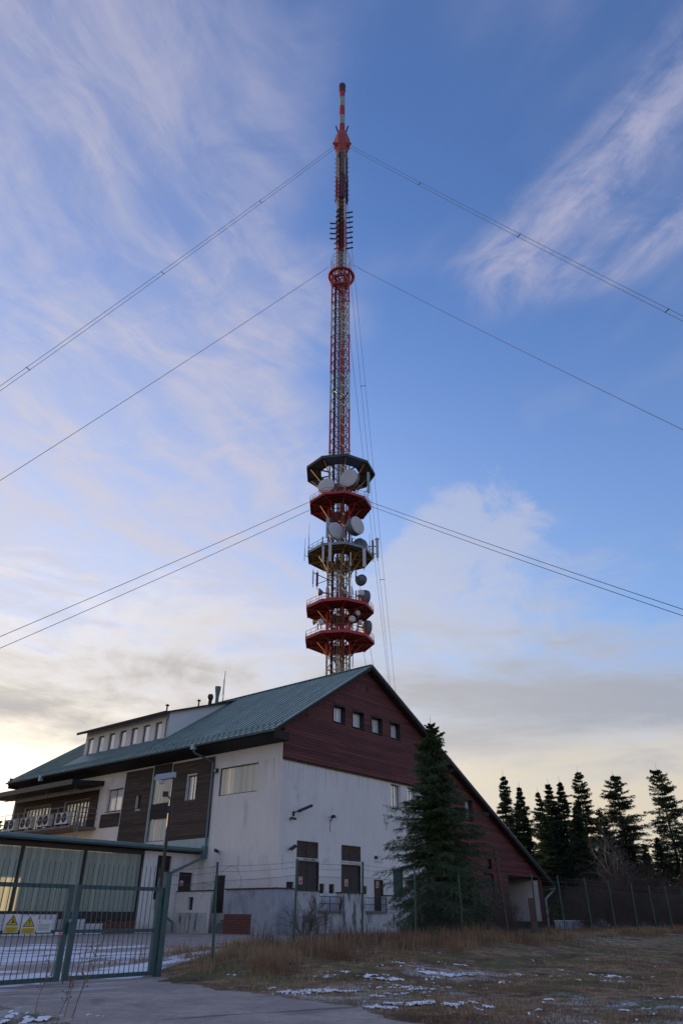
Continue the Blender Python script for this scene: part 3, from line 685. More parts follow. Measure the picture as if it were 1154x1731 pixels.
for x, y, z, r, h in ((2.6, 17.3, 16.66, .07, .65), (6.1, 17.3, 17.8, .07, .65)):
    MB().tube((x, y, z), (x, y, z + h), r, r, 10).lathe([(.02, h + .12), (.19, h), (.19, h - .04), (.02, h - .05)], 12, 'z', (x, y, z)).build('roof_vent', M['dark_metal'], dr_)
MB().lathe([(.18, -.3), (.18, .4), (.26, .5), (.29, .75), (.2, .95), (.02, 1.0)], 14, 'z', (8.0, 18.0, 18.6)).build('chimney_cowl', M['dark_metal'], dr_)
MB().lathe([(.17, -.3), (.17, .7), (.28, 1.4), (.30, 1.75), (.02, 1.77)], 14, 'z', (8.75, 17.9, 18.7)).build('chimney_cowl', M['teal'], dr_)
an = MB(); an.tube((9.25, 17.6, 18.9), (9.25, 17.6, 22.1), .045, .03, 8).tube((9.05, 17.5, 19.8), (9.05, 17.5, 21.2), .02, .02, 6)
an.bar((9.05, 17.5, 19.9), (9.25, 17.6, 19.9), .03).bar((9.0, 17.2, 19.75), (9.3, 18.0, 19.75), .03)
an.build('roof_antenna', M['dark_metal'], dr_)

# --- balcony with canopy
MB().box(-2.45, -.004, 21.4, 34.8, 7.12, 7.30).build('balcony_slab', M['concrete'], B)
cn = MB(); cn.prism([(-3.05, 21.2, 10.38), (-3.05, 21.2, 10.68), (-.01, 21.2, 10.95), (-.01, 21.2, 10.55)], (0, 15.6, 0))
CN = cn.build('canopy', M['dark_metal'], B)
MB().box(-3.10, -3.055, 21.1, 36.9, 10.32, 10.72).build('canopy_fascia', M['dark_metal'], CN)
MB().tube((-2.2, 21.4, 10.05), (-2.2, 34, 10.05), .035, .035, 6).build('awning_rail', M['grey_metal'], CN)
for t_ in (22.0, 26.5, 31.0): MB().bar((-2.2, t_, 10.05), (-2.2, t_, 10.5), .04).build('hanger', M['grey_metal'], CN)
rl = MB()
for z_ in (8.75, 8.35, 7.95): rl.tube((-2.38, 21.5, z_), (-2.38, 34.7, z_), .025, .025, 6)
for z_ in (8.75, 8.35, 7.95): rl.tube((-2.38, 21.5, z_), (-.02, 21.5, z_), .025, .025, 6)
RLB = rl.build('balcony_railing', M['grey_metal'], B)
for k in range(7): MB().tube((-2.38, 21.5 + k * 2.2, 7.3), (-2.38, 21.5 + k * 2.2, 8.75), .03, .03, 6).build('railing_post', M['grey_metal'], RLB)
ld = MB()
for t_ in (20.75, 21.15): ld.tube((-2.1, t_, 5.4), (-2.1, t_, 8.7), .03, .03, 6)
for k in range(10): ld.tube((-2.1, 20.75, 5.6 + k * .3), (-2.1, 21.15, 5.6 + k * .3), .018, .018, 6)
for z_ in (7.4, 8.0, 8.6):
    ld.path([(-2.1, 20.75, z_), (-1.5, 20.65, z_), (-1.2, 20.95, z_), (-1.5, 21.25, z_), (-2.1, 21.15, z_)], .015, 5)
ld.build('cage_ladder', M['grey_metal'], B)

# --- annex wing with profiled glass
wall('annex_wall', M['plaster'], AN, -4.62, -.002, 0, 4.72, [(-3.52, -2.36, 1.9, 4.5), (-1.58, -.40, 1.1, 3.56)], .3)
s_ = pbox(MB(), AN, -3.52, -2.36, 1.9, 4.5, .2, .24).build('louvre', M['brown_door'], B)
for z_ in np.arange(1.98, 4.45, .16): ppiece('slat', M['dark_board'], s_, AN, -3.5, -2.38, z_, z_ + .03, .04, .17)
d_ = pbox(MB(), AN, -1.58, -.40, 1.1, 3.56, .16, .22).build('door', M['brown_door'], B)
pbox(MB(), AN, -.62, -.56, 2.1, 2.26, .10, .16).build('handle', M['grey_metal'], d_)
ax = MB(); pbox(ax, AN, -21, -4.64, .72, 1.18, -.03, .3); pbox(ax, AN, -21, -4.64, 4.48, 4.74, -.03, .3)
for u in (-4.64 - .16, -9.05, -13.15, -17.2, -21): pbox(ax, AN, u, u + .15, 1.18, 4.48, -.04, .3)
AX = ax.build('annex_glazing_frame', M['brown_door'], B)
for a, b in ((-8.90, -4.80), (-13.0, -9.05), (-17.05, -13.15), (-20.85, -17.2)): planks(AX, AN, a + .01, b - .01, 1.19, 4.47, 'uglass_green', .27, .06)
wall('annex_rear_wall', M['plaster'], ('g', 17.5), -21, -.1, 0, 5.0, [(-12.7, -10.4, .9, 3.4)], .2)  # unseen wall; its opening is shaped to throw sun onto the front glass
MB().box(-21.2, -21, 7.85, 17.5, 0, 4.7).build('annex_wall', M['plaster'], B)
bkm = pbox(MB(), AN, -21, -3.55, 0, .70, .03, .3).build('brick_plinth', M['mortar'], B)
def bricks(parent, pl, u0, u1, z0, z1, d0, name='bricks', bl=.34, bh=.115):
    mb = MB(); z = z0; r = 0
    while z + bh <= z1 + .01:
        u = u0 - (bl / 2 if r % 2 else 0)
        while u < u1:
            a, b = max(u, u0), min(u + bl - .024, u1)
            if b - a > .05: pbox(mb, pl, a, b, z, z + bh - .024, d0 - .012 + rnd.uniform(-.008, .008), d0 + .05)
            u += bl
        z += bh; r += 1
    return mb.build(name, M['brick'], parent, kind='stuff')
bricks(bkm, AN, -17, -3.56, 0.02, .70, .02)
ar = MB().prism([(-21.6, 7.34, 4.78), (-21.6, 7.34, 5.02), (-21.6, 18, 5.30), (-21.6, 18, 5.06)], (21.57, 0, 0)).build('annex_roof', M['dark_metal'], B)
MB().box(-21.6, -.35, 7.27, 7.335, 4.80, 5.06).build('fascia', M['teal'], ar)
MB().tube((-21.6, 7.20, 4.92), (-.35, 7.20, 4.92), .09, .09, 10).build('gutter', M['teal'], ar)
MB().prism([(-.36, 7.30, 5.06), (-21.6, 7.30, 5.06), (-21.6, 8.2, 5.11), (-.36, 8.2, 5.11)], (0, 0, .03)).build('roof_edge', M['teal_pale'], ar)

# --- raised platform along the gable, parapets and steps
PT = -1.6
pf = MB(); pf.box(-.2, 17.0, PT + .02, -.004, 0, 1.16)
PF = pf.build('platform', M['plaster_low'], B)
MB().box(2.2, 4.5, PT - .12, -.005, 1.165, 1.30).build('platform_slab', M['concrete'], PF)
MB().box(6.9, 9.3, PT - .12, -.005, 1.165, 1.30).build('platform_slab', M['concrete'], PF)
for a, b, top in ((-.15, 2.22, 2.34), (4.45, 6.95, 2.30), (9.4, 11.6, 2.22)):
    MB().box(a, b, PT - .02, PT + .5, 0, top).build('platform_pier', M['plaster_low'], PF)
    MB().box(a - .04, b + .04, PT - .07, PT + .55, top + .002, top + .07).build('coping', M['dark_metal'], PF)
for a, b in ((2.26, 4.42), (6.98, 9.36)):
    r_ = MB()
    for z_ in (2.08, 1.68): r_.tube((a, PT + .05, z_), (b, PT + .05, z_), .025, .025, 6)
    for k in range(3): x_ = a + (b - a) * k / 2; r_.tube((x_, PT + .05, 1.3), (x_, PT + .05, 2.08), .025, .025, 6)
    r_.build('railing', M['dark_metal'], PF)
# corner parapet, brick infill and side wall by the steps
cp = MB(); cp.box(-1.82, -1.58, -1.58, 2.70, 0, 2.40); cp.box(-1.82, -.16, -1.82, -1.585, 0, 2.40)
CP = cp.build('parapet', M['grey_render'], B)
MB().box(-1.88, -1.52, -1.58, 2.76, 2.402, 2.48).build('coping', M['brown_door'], CP)
MB().box(-1.88, -.10, -1.88, -1.582, 2.402, 2.48).build('coping', M['brown_door'], CP)
pbox(MB(), ('f', -1.83), .27, 2.66, 0, 1.08, -.01, .02).build('brick_infill', M['mortar'], CP)
bricks(CP, ('f', -1.83), .27, 2.66, .02, 1.08, -.02, 'bricks', .36, .133)
sp_ = wall('side_parapet', M['plaster'], ('f', -1.7), 4.2, 7.7, 0, 2.36, [(5.95, 6.5, 1.3, 2.04)], .2)
MB().box(-1.75, -1.45, 4.15, 7.7, 2.362, 2.43).build('coping', M['brown_door'], sp_)
pbox(MB(), ('f', -1.7), 4.5, 7.5, .02, 1.15, -.03, -.004).build('stained_render', M['plaster_low'], sp_)
pbox(MB(), ('f', -1.5), 5.9, 6.55, 1.25, 2.1, .0, .02).build('opening_back', M['interior'], sp_)
for k in range(6): MB().box(-1.5 + k * .24, -.02, 2.75, 4.15, k * .19, (k + 1) * .19 - .002).build('step', M['concrete'], B)
pbox(MB(), FA, 4.9, 5.9, 1.15, 3.35, -.03, -.003).build('door', M['brown_door'], B)

# ------------------------------------------------------------------ guyed lattice mast
MX = Vector((-.28, 104.0, 0.0)); MX.z = H(MX.x, MX.y)
MA = thing('transmitter_mast', 'tall guyed lattice mast with red and white sections and platforms behind the building', 'mast', tuple(MX))
M['dark_red'] = mat('dark_red_panel', (.075, .016, .018), .6, var=.5, vscale=2.5)
M['rust_panel'] = mat('rusty_panel', (.10, .075, .05), .6, var=.6, vscale=2.5, dirt=(.26, .18, .09), dscale=3)
RM = 2.02
def leg_xy(k, r=RM):
    a = R_(52 + 120 * k); return (r * math.sin(a), -r * math.cos(a))
LEG = [leg_xy(k) for k in range(3)]
def at(xy, z): return (xy[0], xy[1], z)
bounds = [119.9 - 9.38 * k for k in range(12)]; bounds = [z for z in bounds if z > 12] + [0.3]
for k, (zt, zb) in enumerate(zip(bounds, bounds[1:])):
    red = k % 2 == 0; mt = M['mast_red'] if red else M['mast_white']
    lat = MB(); n = 4; hh = (zt - zb) / n
    for i in range(3):
        a, b = LEG[i], LEG[(i + 1) % 3]
        for j in range(n):
            z0, z1 = zb + j * hh, zb + (j + 1) * hh
            mid = ((a[0] + b[0]) / 2, (a[1] + b[1]) / 2)
            lat.tube(at(a, z0), at(b, z0), .07, .07, 5, False)
            lat.tube(at(a, z0), at(mid, z1), .065, .065, 5, False); lat.tube(at(b, z0), at(mid, z1), .065, .065, 5, False)
    sec = lat.build('mast_section', mt, MA, label='red lattice section' if red else 'weathered white lattice section')
    for i in range(3):
        MB().tube(at(LEG[i], zb), at(LEG[i], zt), .185, .185, 10, False).lathe([(.16, 0), (.27, .0), (.27, .16), (.16, .16)], 10, 'z', at(LEG[i], zb - .08)).build('leg', mt, sec)
# inner services: cable shaft, ladder, feeders
MB().box(.35, .85, -.45, .25, .3, 119).build('cable_shaft', M['shaft'], MA)
for x, y, r in ((-1.15, -.55, .24), (-.45, -.75, .10), (.05, -.95, .07), (1.12, -.30, .10), (-.2, .4, .12)):
    MB().tube((x, y, .3), (x, y, 119), r, r, 8).build('feeder_cable', M['cable'], MA)
ld = MB()
for x in (-.80, -.42): ld.bar((x, -.15, .3), (x, -.15, 119), .05)
for k in range(396): ld.bar((-.80, -.15, .5 + k * .3), (-.42, -.15, .5 + k * .3), .03)
ld.build('ladder', M['grey_metal'], MA, kind='stuff')
# platforms
def ngon(r, z, n=9, ph=10): return [(r * math.sin(R_(ph + 360 / n * k)), -r * math.cos(R_(ph + 360 / n * k)), z) for k in range(n)]
def platform(z, R, deck_m, beam_m, rail_m, label, inner=1.7, drop=2.6, rail=True, strut_m=None):
    o = ngon(R, z); i = ngon(inner, z); n = 9
    dk = MB()
    vs = o + i + [(x, y, q - .07) for x, y, q in o] + [(x, y, q - .07) for x, y, q in i]
    fs = []
    for k in range(n):
        j = (k + 1) % n
        fs += [(k, j, n + j, n + k), (2 * n + k, 3 * n + k, 3 * n + j, 2 * n + j), (n + k, n + j, 3 * n + j, 3 * n + k)]
    dk.add(vs, fs)
    P = dk.build('platform', deck_m, MA, label)
    rim = MB()
    for k in range(n): rim.bar(o[k], o[(k + 1) % n], .12, .46)
    rim.build('rim', rail_m, P)
    for k in range(n):
        a = Vector(o[k]) - Vector((0, 0, .22)); b = Vector(i[k]) - Vector((0, 0, .22))
        MB().bar(a, b, .14, .28).build('beam', beam_m, P)
        m1 = Vector(ngon(R * .66, z - .3)[k]); d_ = Vector(ngon(inner * .86, z - drop)[k])
        MB().bar(m1, d_, .13, .13).build('strut', strut_m or beam_m, P)
    for rr in (.5, .78):
        q = ngon(inner + (R - inner) * rr, z - .14)
        rg = MB()
        for k in range(n): rg.bar(q[k], q[(k + 1) % n], .08, .14)
        rg.build('ring_beam', beam_m, P)
    if rail:
        rb = MB()
        for h in (.55, 1.1):
            for k in range(n): rb.bar((o[k][0], o[k][1], z + h), (o[(k + 1) % n][0], o[(k + 1) % n][1], z + h), .05)
        for k in range(n):
            for f in (0, .33, .66):
                a = Vector(o[k]).lerp(Vector(o[(k + 1) % n]), f); rb.bar(a, a + Vector((0, 0, 1.1)), .05)
        rb.build('railing', rail_m, P)
    return P
platform(37.7, 5.45, M['red_deck'], M['mast_red'], M['mast_red'], 'lowest red platform', strut_m=M['mast_orange'])
platform(42.8, 5.45, M['red_deck'], M['mast_red'], M['mast_red'], 'second red platform', strut_m=M['mast_orange'])
platform(52.4, 5.5, M['deck'], M['mast_yellow'], M['grey_metal'], 'grey platform with yellow struts', drop=3.6, strut_m=M['mast_yellow'])
platform(62.0, 5.4, M['red_deck'], M['mast_red'], M['mast_red'], 'red platform that holds the lower guy cables', drop=3.4, strut_m=M['mast_orange'])
# top gallery: open grating ring
z5, R5, r5 = 68.9, 6.15, 3.6
o5, i5 = ngon(R5, z5), ngon(r5, z5)
gl = MB()
for k in range(9):
    a, b, c, d = Vector(o5[k]), Vector(o5[(k + 1) % 9]), Vector(i5[(k + 1) % 9]), Vector(i5[k])
    gl.bar(a, b, .14, .5); gl.bar(d, c, .12, .3); gl.bar(a, d, .14, .36)
G5 = gl.build('grating_platform', M['deck'], MA, 'dark open grating gallery above the dishes')
for k in range(9):
    a, b, c, d = Vector(o5[k]), Vector(o5[(k + 1) % 9]), Vector(i5[(k + 1) % 9]), Vector(i5[k])
    if k in (1, 2, 6, 7):
        MB().prism([a, b, c, d], (0, 0, .05)).build('floor_plate', M['deck'], G5)
    else:
        gr = MB()
        for q in np.linspace(.05, .95, 14): gr.bar(a.lerp(d, q), b.lerp(c, q), .05, .12)
        gr.build('grating', M['deck'], G5, kind='stuff')
    MB().bar(a.lerp(d, .25) - Vector((0, 0, .2)), Vector(ngon(2.0, z5 - 4.2)[k]), .13).build('strut', M['mast_yellow'], G5)
    MB().bar(d, Vector(ngon(1.9, z5)[k]), .12, .25).build('beam', M['deck'], G5)
# guy collar at 120 m
cl_ = MB(); cl_.lathe([(2.2, .1), (2.78, 0), (2.84, .06), (2.84, .40), (2.75, .46), (2.2, .42), (2.2, .1)], 26, 'z', (0, 0, 118.9), False)
CO = cl_.build('guy_collar', M['mast_red'], MA)
for k in range(9):
    i = round(k / 3) % 3; a = ngon(2.55, 118.95, 9, 12)[k]
    MB().bar(a, at(LEG[min(range(3), key=lambda q: (LEG[q][0] - a[0]) ** 2 + (LEG[q][1] - a[1]) ** 2)], 115.3), .20).build('strut', M['mast_orange'], CO)
lk = MB()
for k in range(3):
    lk.bar(at(LEG[k], 116.3), at(LEG[(k + 1) % 3], 116.3), .30, .5); lk.bar(at(LEG[k], 118.6), at(LEG[(k + 1) % 3], 118.6), .30, .5)
lk.build('collar_frame', M['mast_red'], CO)
cg = MB()
for k in range(8):
    a = ngon(2.25, 120, 8, 0)[k]; cg.bar(a, (a[0], a[1], 124.6), .06)
for h in (121.2, 122.4, 123.6, 124.6):
    q = ngon(2.25, h, 8, 0)
    for k in range(8): cg.bar(q[k], q[(k + 1) % 8], .06)
cg.build('cage', M['mast_white'], CO)
# upper square lattice
SQ = 1.22
def sq(z, w=SQ): return [(w * math.sin(R_(30 + 90 * k)), -w * math.cos(R_(30 + 90 * k)), z) for k in range(4)]
for zb, zt, mt in ((119.9, 127.2, 'mast_white'), (127.2, 136.5, 'mast_red'), (136.5, 145.0, 'mast_white'), (145.0, 152.0, 'mast_red'), (152.0, 162.5, 'mast_white')):
    lt = MB(); n = max(4, round((zt - zb) / 1.4)); hh = (zt - zb) / n
    for j in range(n):
        q0, q1 = sq(zb + j * hh), sq(zb + (j + 1) * hh)
        for k in range(4):
            lt.tube(q0[k], q0[(k + 1) % 4], .05, .05, 5, False); lt.tube(q0[k], q1[(k + 1) % 4], .045, .045, 5, False)
    sec = lt.build('upper_section', M[mt], MA)
    for k in range(4): MB().tube(sq(zb)[k], sq(zt)[k], .12, .12, 8).build('leg', M[mt], sec)
    MB().tube((0, 0, zb), (0, 0, zt), .34 if zt < 127.5 else .55, .34 if zt < 127.5 else .55, 8).build('feeder_cable', M['cable'] if zt < 127.5 else M['dark_red'], sec)
    for fx, fy in ((.55, -.3), (-.5, -.45), (.1, .7)): MB().tube((fx, fy, zb), (fx, fy, zt), .13, .13, 6).build('feeder_cable', M['cable'], sec)
def dipole(z, az, arm, el, tilt, r=.075, mt='cable'):
    a = R_(az); u = Vector((math.sin(a), -math.cos(a), 0)); w = Vector((math.cos(a), math.sin(a), 0))
    mb = MB(); p0 = u * 1.0 + Vector((0, 0, z)); p1 = u * (1.0 + arm) + Vector((0, 0, z + .25))
    mb.bar(p0, p1, r * 1.6)
    e = (w * math.sin(tilt) + Vector((0, 0, math.cos(tilt)))) * el / 2
    mb.bar(p1 - e, p1 + e, r * 1.4); p2 = p0.lerp(p1, .55); mb.bar(p2 - e * .9, p2 + e * .9, r)
    return mb.build('dipole', M[mt], MA)
for k in range(8): dipole(128.0 + k * 1.72, 85, 1.5, 2.1, R_(40), .15)
for k in range(6): dipole(128.0 + k * 1.72, -95, .5 if k in (0, 1) else 1.5, 2.1, R_(-40), .15)
for k in range(7): dipole(128.6 + k * 1.72, -20, .8, 1.9, R_(50), .15)
for k in range(10):
    for az in (88, -92): dipole(144.5 + k * 1.75, az, .65, .7, 0, .05)
for az in (0, 90, 180, 270):
    a = R_(az + 8); u = Vector((math.sin(a), -math.cos(a), 0))
    MB().bar(u * 1.35 + Vector((0, 0, 144.2)), u * 1.35 + Vector((0, 0, 152.6)), 1.25, .16, u).build('panel_antenna', M['dark_red'], MA)
    MB().bar(u * 1.30 + Vector((0, 0, 153.0)), u * 1.30 + Vector((0, 0, 161.5)), .85, .14, u).build('panel_antenna', M['rust_panel'], MA)
# orange head, striped cylinder and cap
hd = MB(); hd.lathe([(1.1, 0.0), (1.35, 1.2), (1.75, 2.6), (1.95, 3.0), (1.95, 6.6), (1.35, 9.0), (.62, 9.6)], 6, 'z', (0, 0, 161.6), False)
HD = hd.build('mast_head', M['mast_orange'], MA)
for k in range(3):
    a = ngon(2.3, 165.2, 3, 60)[k]; MB().bar((a[0] * .6, a[1] * .6, 164.4), a, .5, .9).build('guy_lug', M['mast_red'], HD)
for az in (-62, 60): 
    a = R_(az); MB().bar((1.0 * math.sin(a), -1.0 * math.cos(a), 170.0), (1.75 * math.sin(a), -1.75 * math.cos(a), 172.6), .26).build('arm', M['cable'], HD)
cgh = MB()
for h in (162.9, 164.0):
    q = ngon(1.5, h, 8, 20)
    for k in range(8): cgh.bar(q[k], q[(k + 1) % 8], .06)
cgh.build('service_rail', M['mast_white'], HD)
for k, (zb, zt, mt) in enumerate(((171.0, 174.0, 'mast_red'), (174.0, 178.2, 'teal_pale'), (178.2, 182.2, 'mast_red'), (182.2, 186.4, 'teal_pale'), (186.4, 188.8, 'mast_red'))):
    cy = MB(); z = zb
    while z < zt - .1:
        cy.lathe([(.50, 0), (.70, .08), (.70, .60), (.50, .70)], 12, 'z', (0, 0, z)); z += .70
    cy.tube((0, 0, zb), (0, 0, zt), .5, .5, 12); cy.build('aerial_segment', M[mt], MA)
MB().lathe([(.62, 0), (.82, .4), (.86, .5), (.86, 2.6), (.92, 2.7), (.92, 3.4), (.02, 3.5)], 8, 'z', (0, 0, 188.8), False).build('aerial_cap', M['dark_red'], MA)

# ------------------------------------------------------------------ dishes and antennas on the mast (each a thing of its own)
def drum_dish(x, y, z, r, depth, az, label, face='radome', body='drum', elev=0.0, cone=False, name='drum_dish'):
    """axis points to azimuth az: 0 = towards the viewer, positive = viewer's right"""
    root = thing(name, label, 'antenna', (MX.x + x, MX.y + y, z + MX.z), R_(az), 'microwave dishes on the mast')
    # local -y is the beam direction
    if cone: prof = [(.02, depth), (r * .55, depth * .8), (r * .97, .0), (r, -.05), (r, .25)]
    else: prof = [(.02, depth), (r * .45, depth * .98), (r * .80, depth * .80), (r, depth * .55), (r, 0.0), (r * .985, -.03)]
    MB().lathe(prof, 28, 'y').build('drum', M[body], root)
    MB().lathe([(r * .985, -.03), (r * .96, -.07), (r * .6, -.10), (.02, -.11)], 28, 'y').build('radome', M[face], root)
    MB().bar((0, depth * .5, 0), (0, depth + 1.0, 0), .16).bar((0, depth + .9, -.9), (0, depth + .9, .9), .14).build('mount', M['dark_metal'], root)
    return root
drum_dish(1.45, -4.3, 65.3, 1.72, 1.3, -26, 'largest round white microwave dish under the dark grating gallery')
drum_dish(-2.35, -4.0, 63.9, 1.52, 1.1, -20, 'round white dish left of the largest one, above the red platform')
drum_dish(-.55, -4.2, 55.2, 1.50, .7, 32, 'white dish with a green strip beside it, left of the blue-grey drum')
drum_dish(2.9, -4.6, 56.0, 1.55, 1.9, 44, 'deep blue-grey drum dish with pale face turned right')
drum_dish(3.4, -1.2, 53.6, 1.5, 1.2, 140, 'grey dish seen from behind, just above the grey platform', 'drum')
drum_dish(3.5, -3.0, 46.9, .95, 1.0, 150, 'grey conical dish seen from behind under the grey platform', 'drum', cone=True)
drum_dish(4.3, -.6, 44.9, 1.25, 1.0, 120, 'large dark grey dish at the right edge of the second red platform', 'drum')
drum_dish(3.45, -4.2, 44.3, .50, .4, 20, 'small white dish in front of the large dark grey one', 'radome', 'radome')
drum_dish(2.0, -3.4, 40.3, .52, .35, 12, 'small round white dish right of centre on the lowest platform', 'radome', 'radome')
drum_dish(2.9, -2.6, 41.6, .42, .35, 40, 'small white dish tucked under the second platform', 'radome', 'radome')
drum_dish(3.4, -2.6, 40.0, .40, .5, 100, 'small dish turned sideways beside the small round white dish', 'radome', 'radome')
drum_dish(-2.75, -3.4, 39.8, .48, .4, 25, 'small white dish at the left of the lowest platform', 'radome', 'radome')
drum_dish(-4.0, -2.2, 40.2, .42, .4, -70, 'small grey dish at the far left edge of the lowest platform', 'drum', 'mast_yellow')
drum_dish(4.55, -.3, 39.9, 1.25, .9, 115, 'large dark grey dish at the right edge of the lowest platform', 'drum')
drum_dish(-3.3, -2.4, 45.1, .62, .8, -75, 'grey conical dish facing left on the second red platform', 'radome', 'drum', cone=True)
def panel_ant(x, y, z, h, w, label, mt='panel_white'):
    r = thing('panel_antenna', label, 'antenna', (MX.x + x, MX.y + y, z + MX.z), 0, 'panel antennas on the mast')
    MB().box(-w / 2, w / 2, -.14, 0, -h / 2, h / 2).build('panel', M[mt], r); MB().tube((0, .16, -h / 2 - .5), (0, .16, h / 2 + .5), .05, .05, 6).build('pole', M['dark_metal'], r)
    for q in (-.35, .35): MB().box(-.06, .06, 0, .16, q * h - .05, q * h + .05).build('bracket', M['dark_metal'], r)
panel_ant(-2.6, -5.3, 50.3, 3.0, .34, 'narrow white panel antenna hanging left under the grey platform edge')
panel_ant(-1.5, -5.7, 50.6, 3.4, .48, 'wide white panel antenna hanging below the grey platform, second from left')
panel_ant(3.9, -5.2, 49.8, 3.2, .50, 'white panel antenna hanging at the right under the grey platform')
panel_ant(1.75, -5.8, 49.2, 2.4, .22, 'slim white panel antenna hanging near the middle of the grey platform', 'mast_white')
panel_ant(5.5, -.6, 53.6, 3.4, .36, 'brown panel antenna right of the grey platform railing', 'shaft')
panel_ant(6.25, -.4, 53.9, 3.4, .48, 'outermost pale panel antenna at the right of the grey platform')
panel_ant(-4.2, -2.4, 47.6, 2.2, .22, 'slim pale panel antenna on an arm left of the mast legs')
panel_ant(-3.55, -2.2, 47.4, 2.4, .36, 'brown panel antenna on the arm left of the mast legs', 'red_deck')
panel_ant(-1.95, -4.6, 55.5, 3.6, .55, 'tall green panel antenna left of the white dishes', 'teal_pale')
panel_ant(4.9, -2.4, 65.6, 4.2, .46, 'tall grey panel antenna at the right under the grating gallery', 'teal_pale')
MB().bar((-4.2, -2.2, 48.6), (-1.6, -1.0, 47.8), .10).bar((-3.55, -2.2, 46.6), (-1.6, -1.0, 48.0), .10).build('antenna_arm', M['dark_metal'], MA)
MB().bar((4.8, -.4, 52.9), (6.3, -.4, 52.9), .12).bar((4.8, -.4, 54.3), (6.3, -.4, 54.3), .12).bar((5.9, -.4, 55.6), (6.6, -.4, 55.7), .4, .1).build('antenna_arm', M['dark_metal'], MA)
MB().bar((4.2, -1.2, 64.4), (4.9, -2.3, 64.2), .1).bar((4.2, -1.2, 66.4), (4.9, -2.3, 66.6), .1).build('antenna_arm', M['dark_metal'], MA)
def whip(x, y, z, h, label, dish=False):
    r = thing('whip_antenna', label, 'antenna', (MX.x + x, MX.y + y, z + MX.z), 0, 'whip antennas on the grey platform')
    MB().tube((0, 0, -1.0), (0, 0, h * .4), .06, .06, 6).build('pole', M['grey_metal'], r); MB().tube((0, 0, h * .4), (0, 0, h), .035, .02, 6).build('rod', M['cable'], r)
    MB().bar((0, 0, 0), (-x * .12, .3, -.2), .07).build('arm', M['dark_metal'], r)
whip(-5.05, -2.3, 53.2, 4.4, 'tall thin whip antenna at the left corner of the grey platform')
whip(-5.7, -2.0, 51.8, 3.2, 'short whip antenna outside the left corner of the grey platform')
whip(4.95, -2.0, 53.4, 2.6, 'whip antenna with flat top at the right corner of the grey platform')

# ------------------------------------------------------------------ guy cables
def sag_pts(a, b, sag, n=28):
    a = Vector(a); b = Vector(b)
    return [a.lerp(b, k / n) - Vector((0, 0, sag * 4 * (k / n) * (1 - k / n))) for k in range(n + 1)]
def guy(z, r, az, rad, label, sag=1.2, off=0.0, rr=.045, twin=0.0, spacers=(), flat=False):
    a = R_(az); u = Vector((math.sin(a), -math.cos(a), 0)); w = Vector((math.cos(a), math.sin(a), 0))
    A = MX + u * r + w * off + Vector((0, 0, z)); Bp = MX + u * rad + w * off * 1.1; Bp.z = H(Bp.x, Bp.y) + .3
    mb = MB(); P = sag_pts(A, Bp, sag)
    mb.path(P, rr, 5)
    if twin:
        n = (Bp - A).cross(w).normalized() * twin; n = w * twin if flat else (n if n.z > 0 else -n)
        Q = [p + n for p in P]; mb.path(Q, rr, 5)
    o = mb.build('guy_cable', M['cable'])
    tag(o, label, 'cable', 'guy cables of the mast')
    if twin:
        for f in spacers:
            p = P[int(f * 28)]; MB().bar(p - n * .12, p + n * 1.12, .10).build('spreader', M['dark_metal'], o)
    return o
LAZ, RAZ, BAZ = -67, 54, 169
guy(163.9, 1.6, LAZ, 97, 'double steel guy cable from the orange mast head down to the left', 1.6, 0, .036, .62, (.18, .36, .54))
guy(163.9, 1.6, RAZ, 104, 'double steel guy cable from the orange mast head down to the right', 1.6, 0, .036, .62, (.18, .36, .54))
guy(163.9, 1.6, BAZ, 108, 'double steel guy cable from the orange mast head down behind the gable', 1.6, 0, .035, 1.1, (.3, .55), True)
guy(121.0, 2.9, LAZ, 94, 'single guy cable from the red collar down to the left', 1.3, 0, .042)
guy(121.0, 2.9, RAZ, 99, 'single guy cable from the red collar down to the right', 1.3, 0, .042)
guy(121.0, 2.9, BAZ, 102, 'single guy cable from the red collar down behind the gable', 1.3, 0, .035)
for off, nm in ((-2.3, 'upper'), (2.3, 'lower')):
    guy(61.6, 4.8, LAZ, 92, nm + ' guy cable of the pair from the red platform down to the left', .9, off, .042)
    guy(61.6, 4.8, RAZ, 97, nm + ' guy cable of the pair from the red platform down to the right', .9, -off * .7, .042)
    guy(61.6, 4.8, BAZ, 100, nm.replace('upper', 'left').replace('lower', 'right') + ' guy cable of the pair from the red platform down behind the gable', .9, off * .3, .035)
# lattice aviation beam / stand-off gear on the shaft
MB().bar((-1.4, -1.4, 87.0), (.9, -1.9, 84.4), .3, .12).bar((.0, -1.9, 84.0), (1.4, -1.6, 86.0), .3, .12).build('service_bracket', M['dark_metal'], MA)

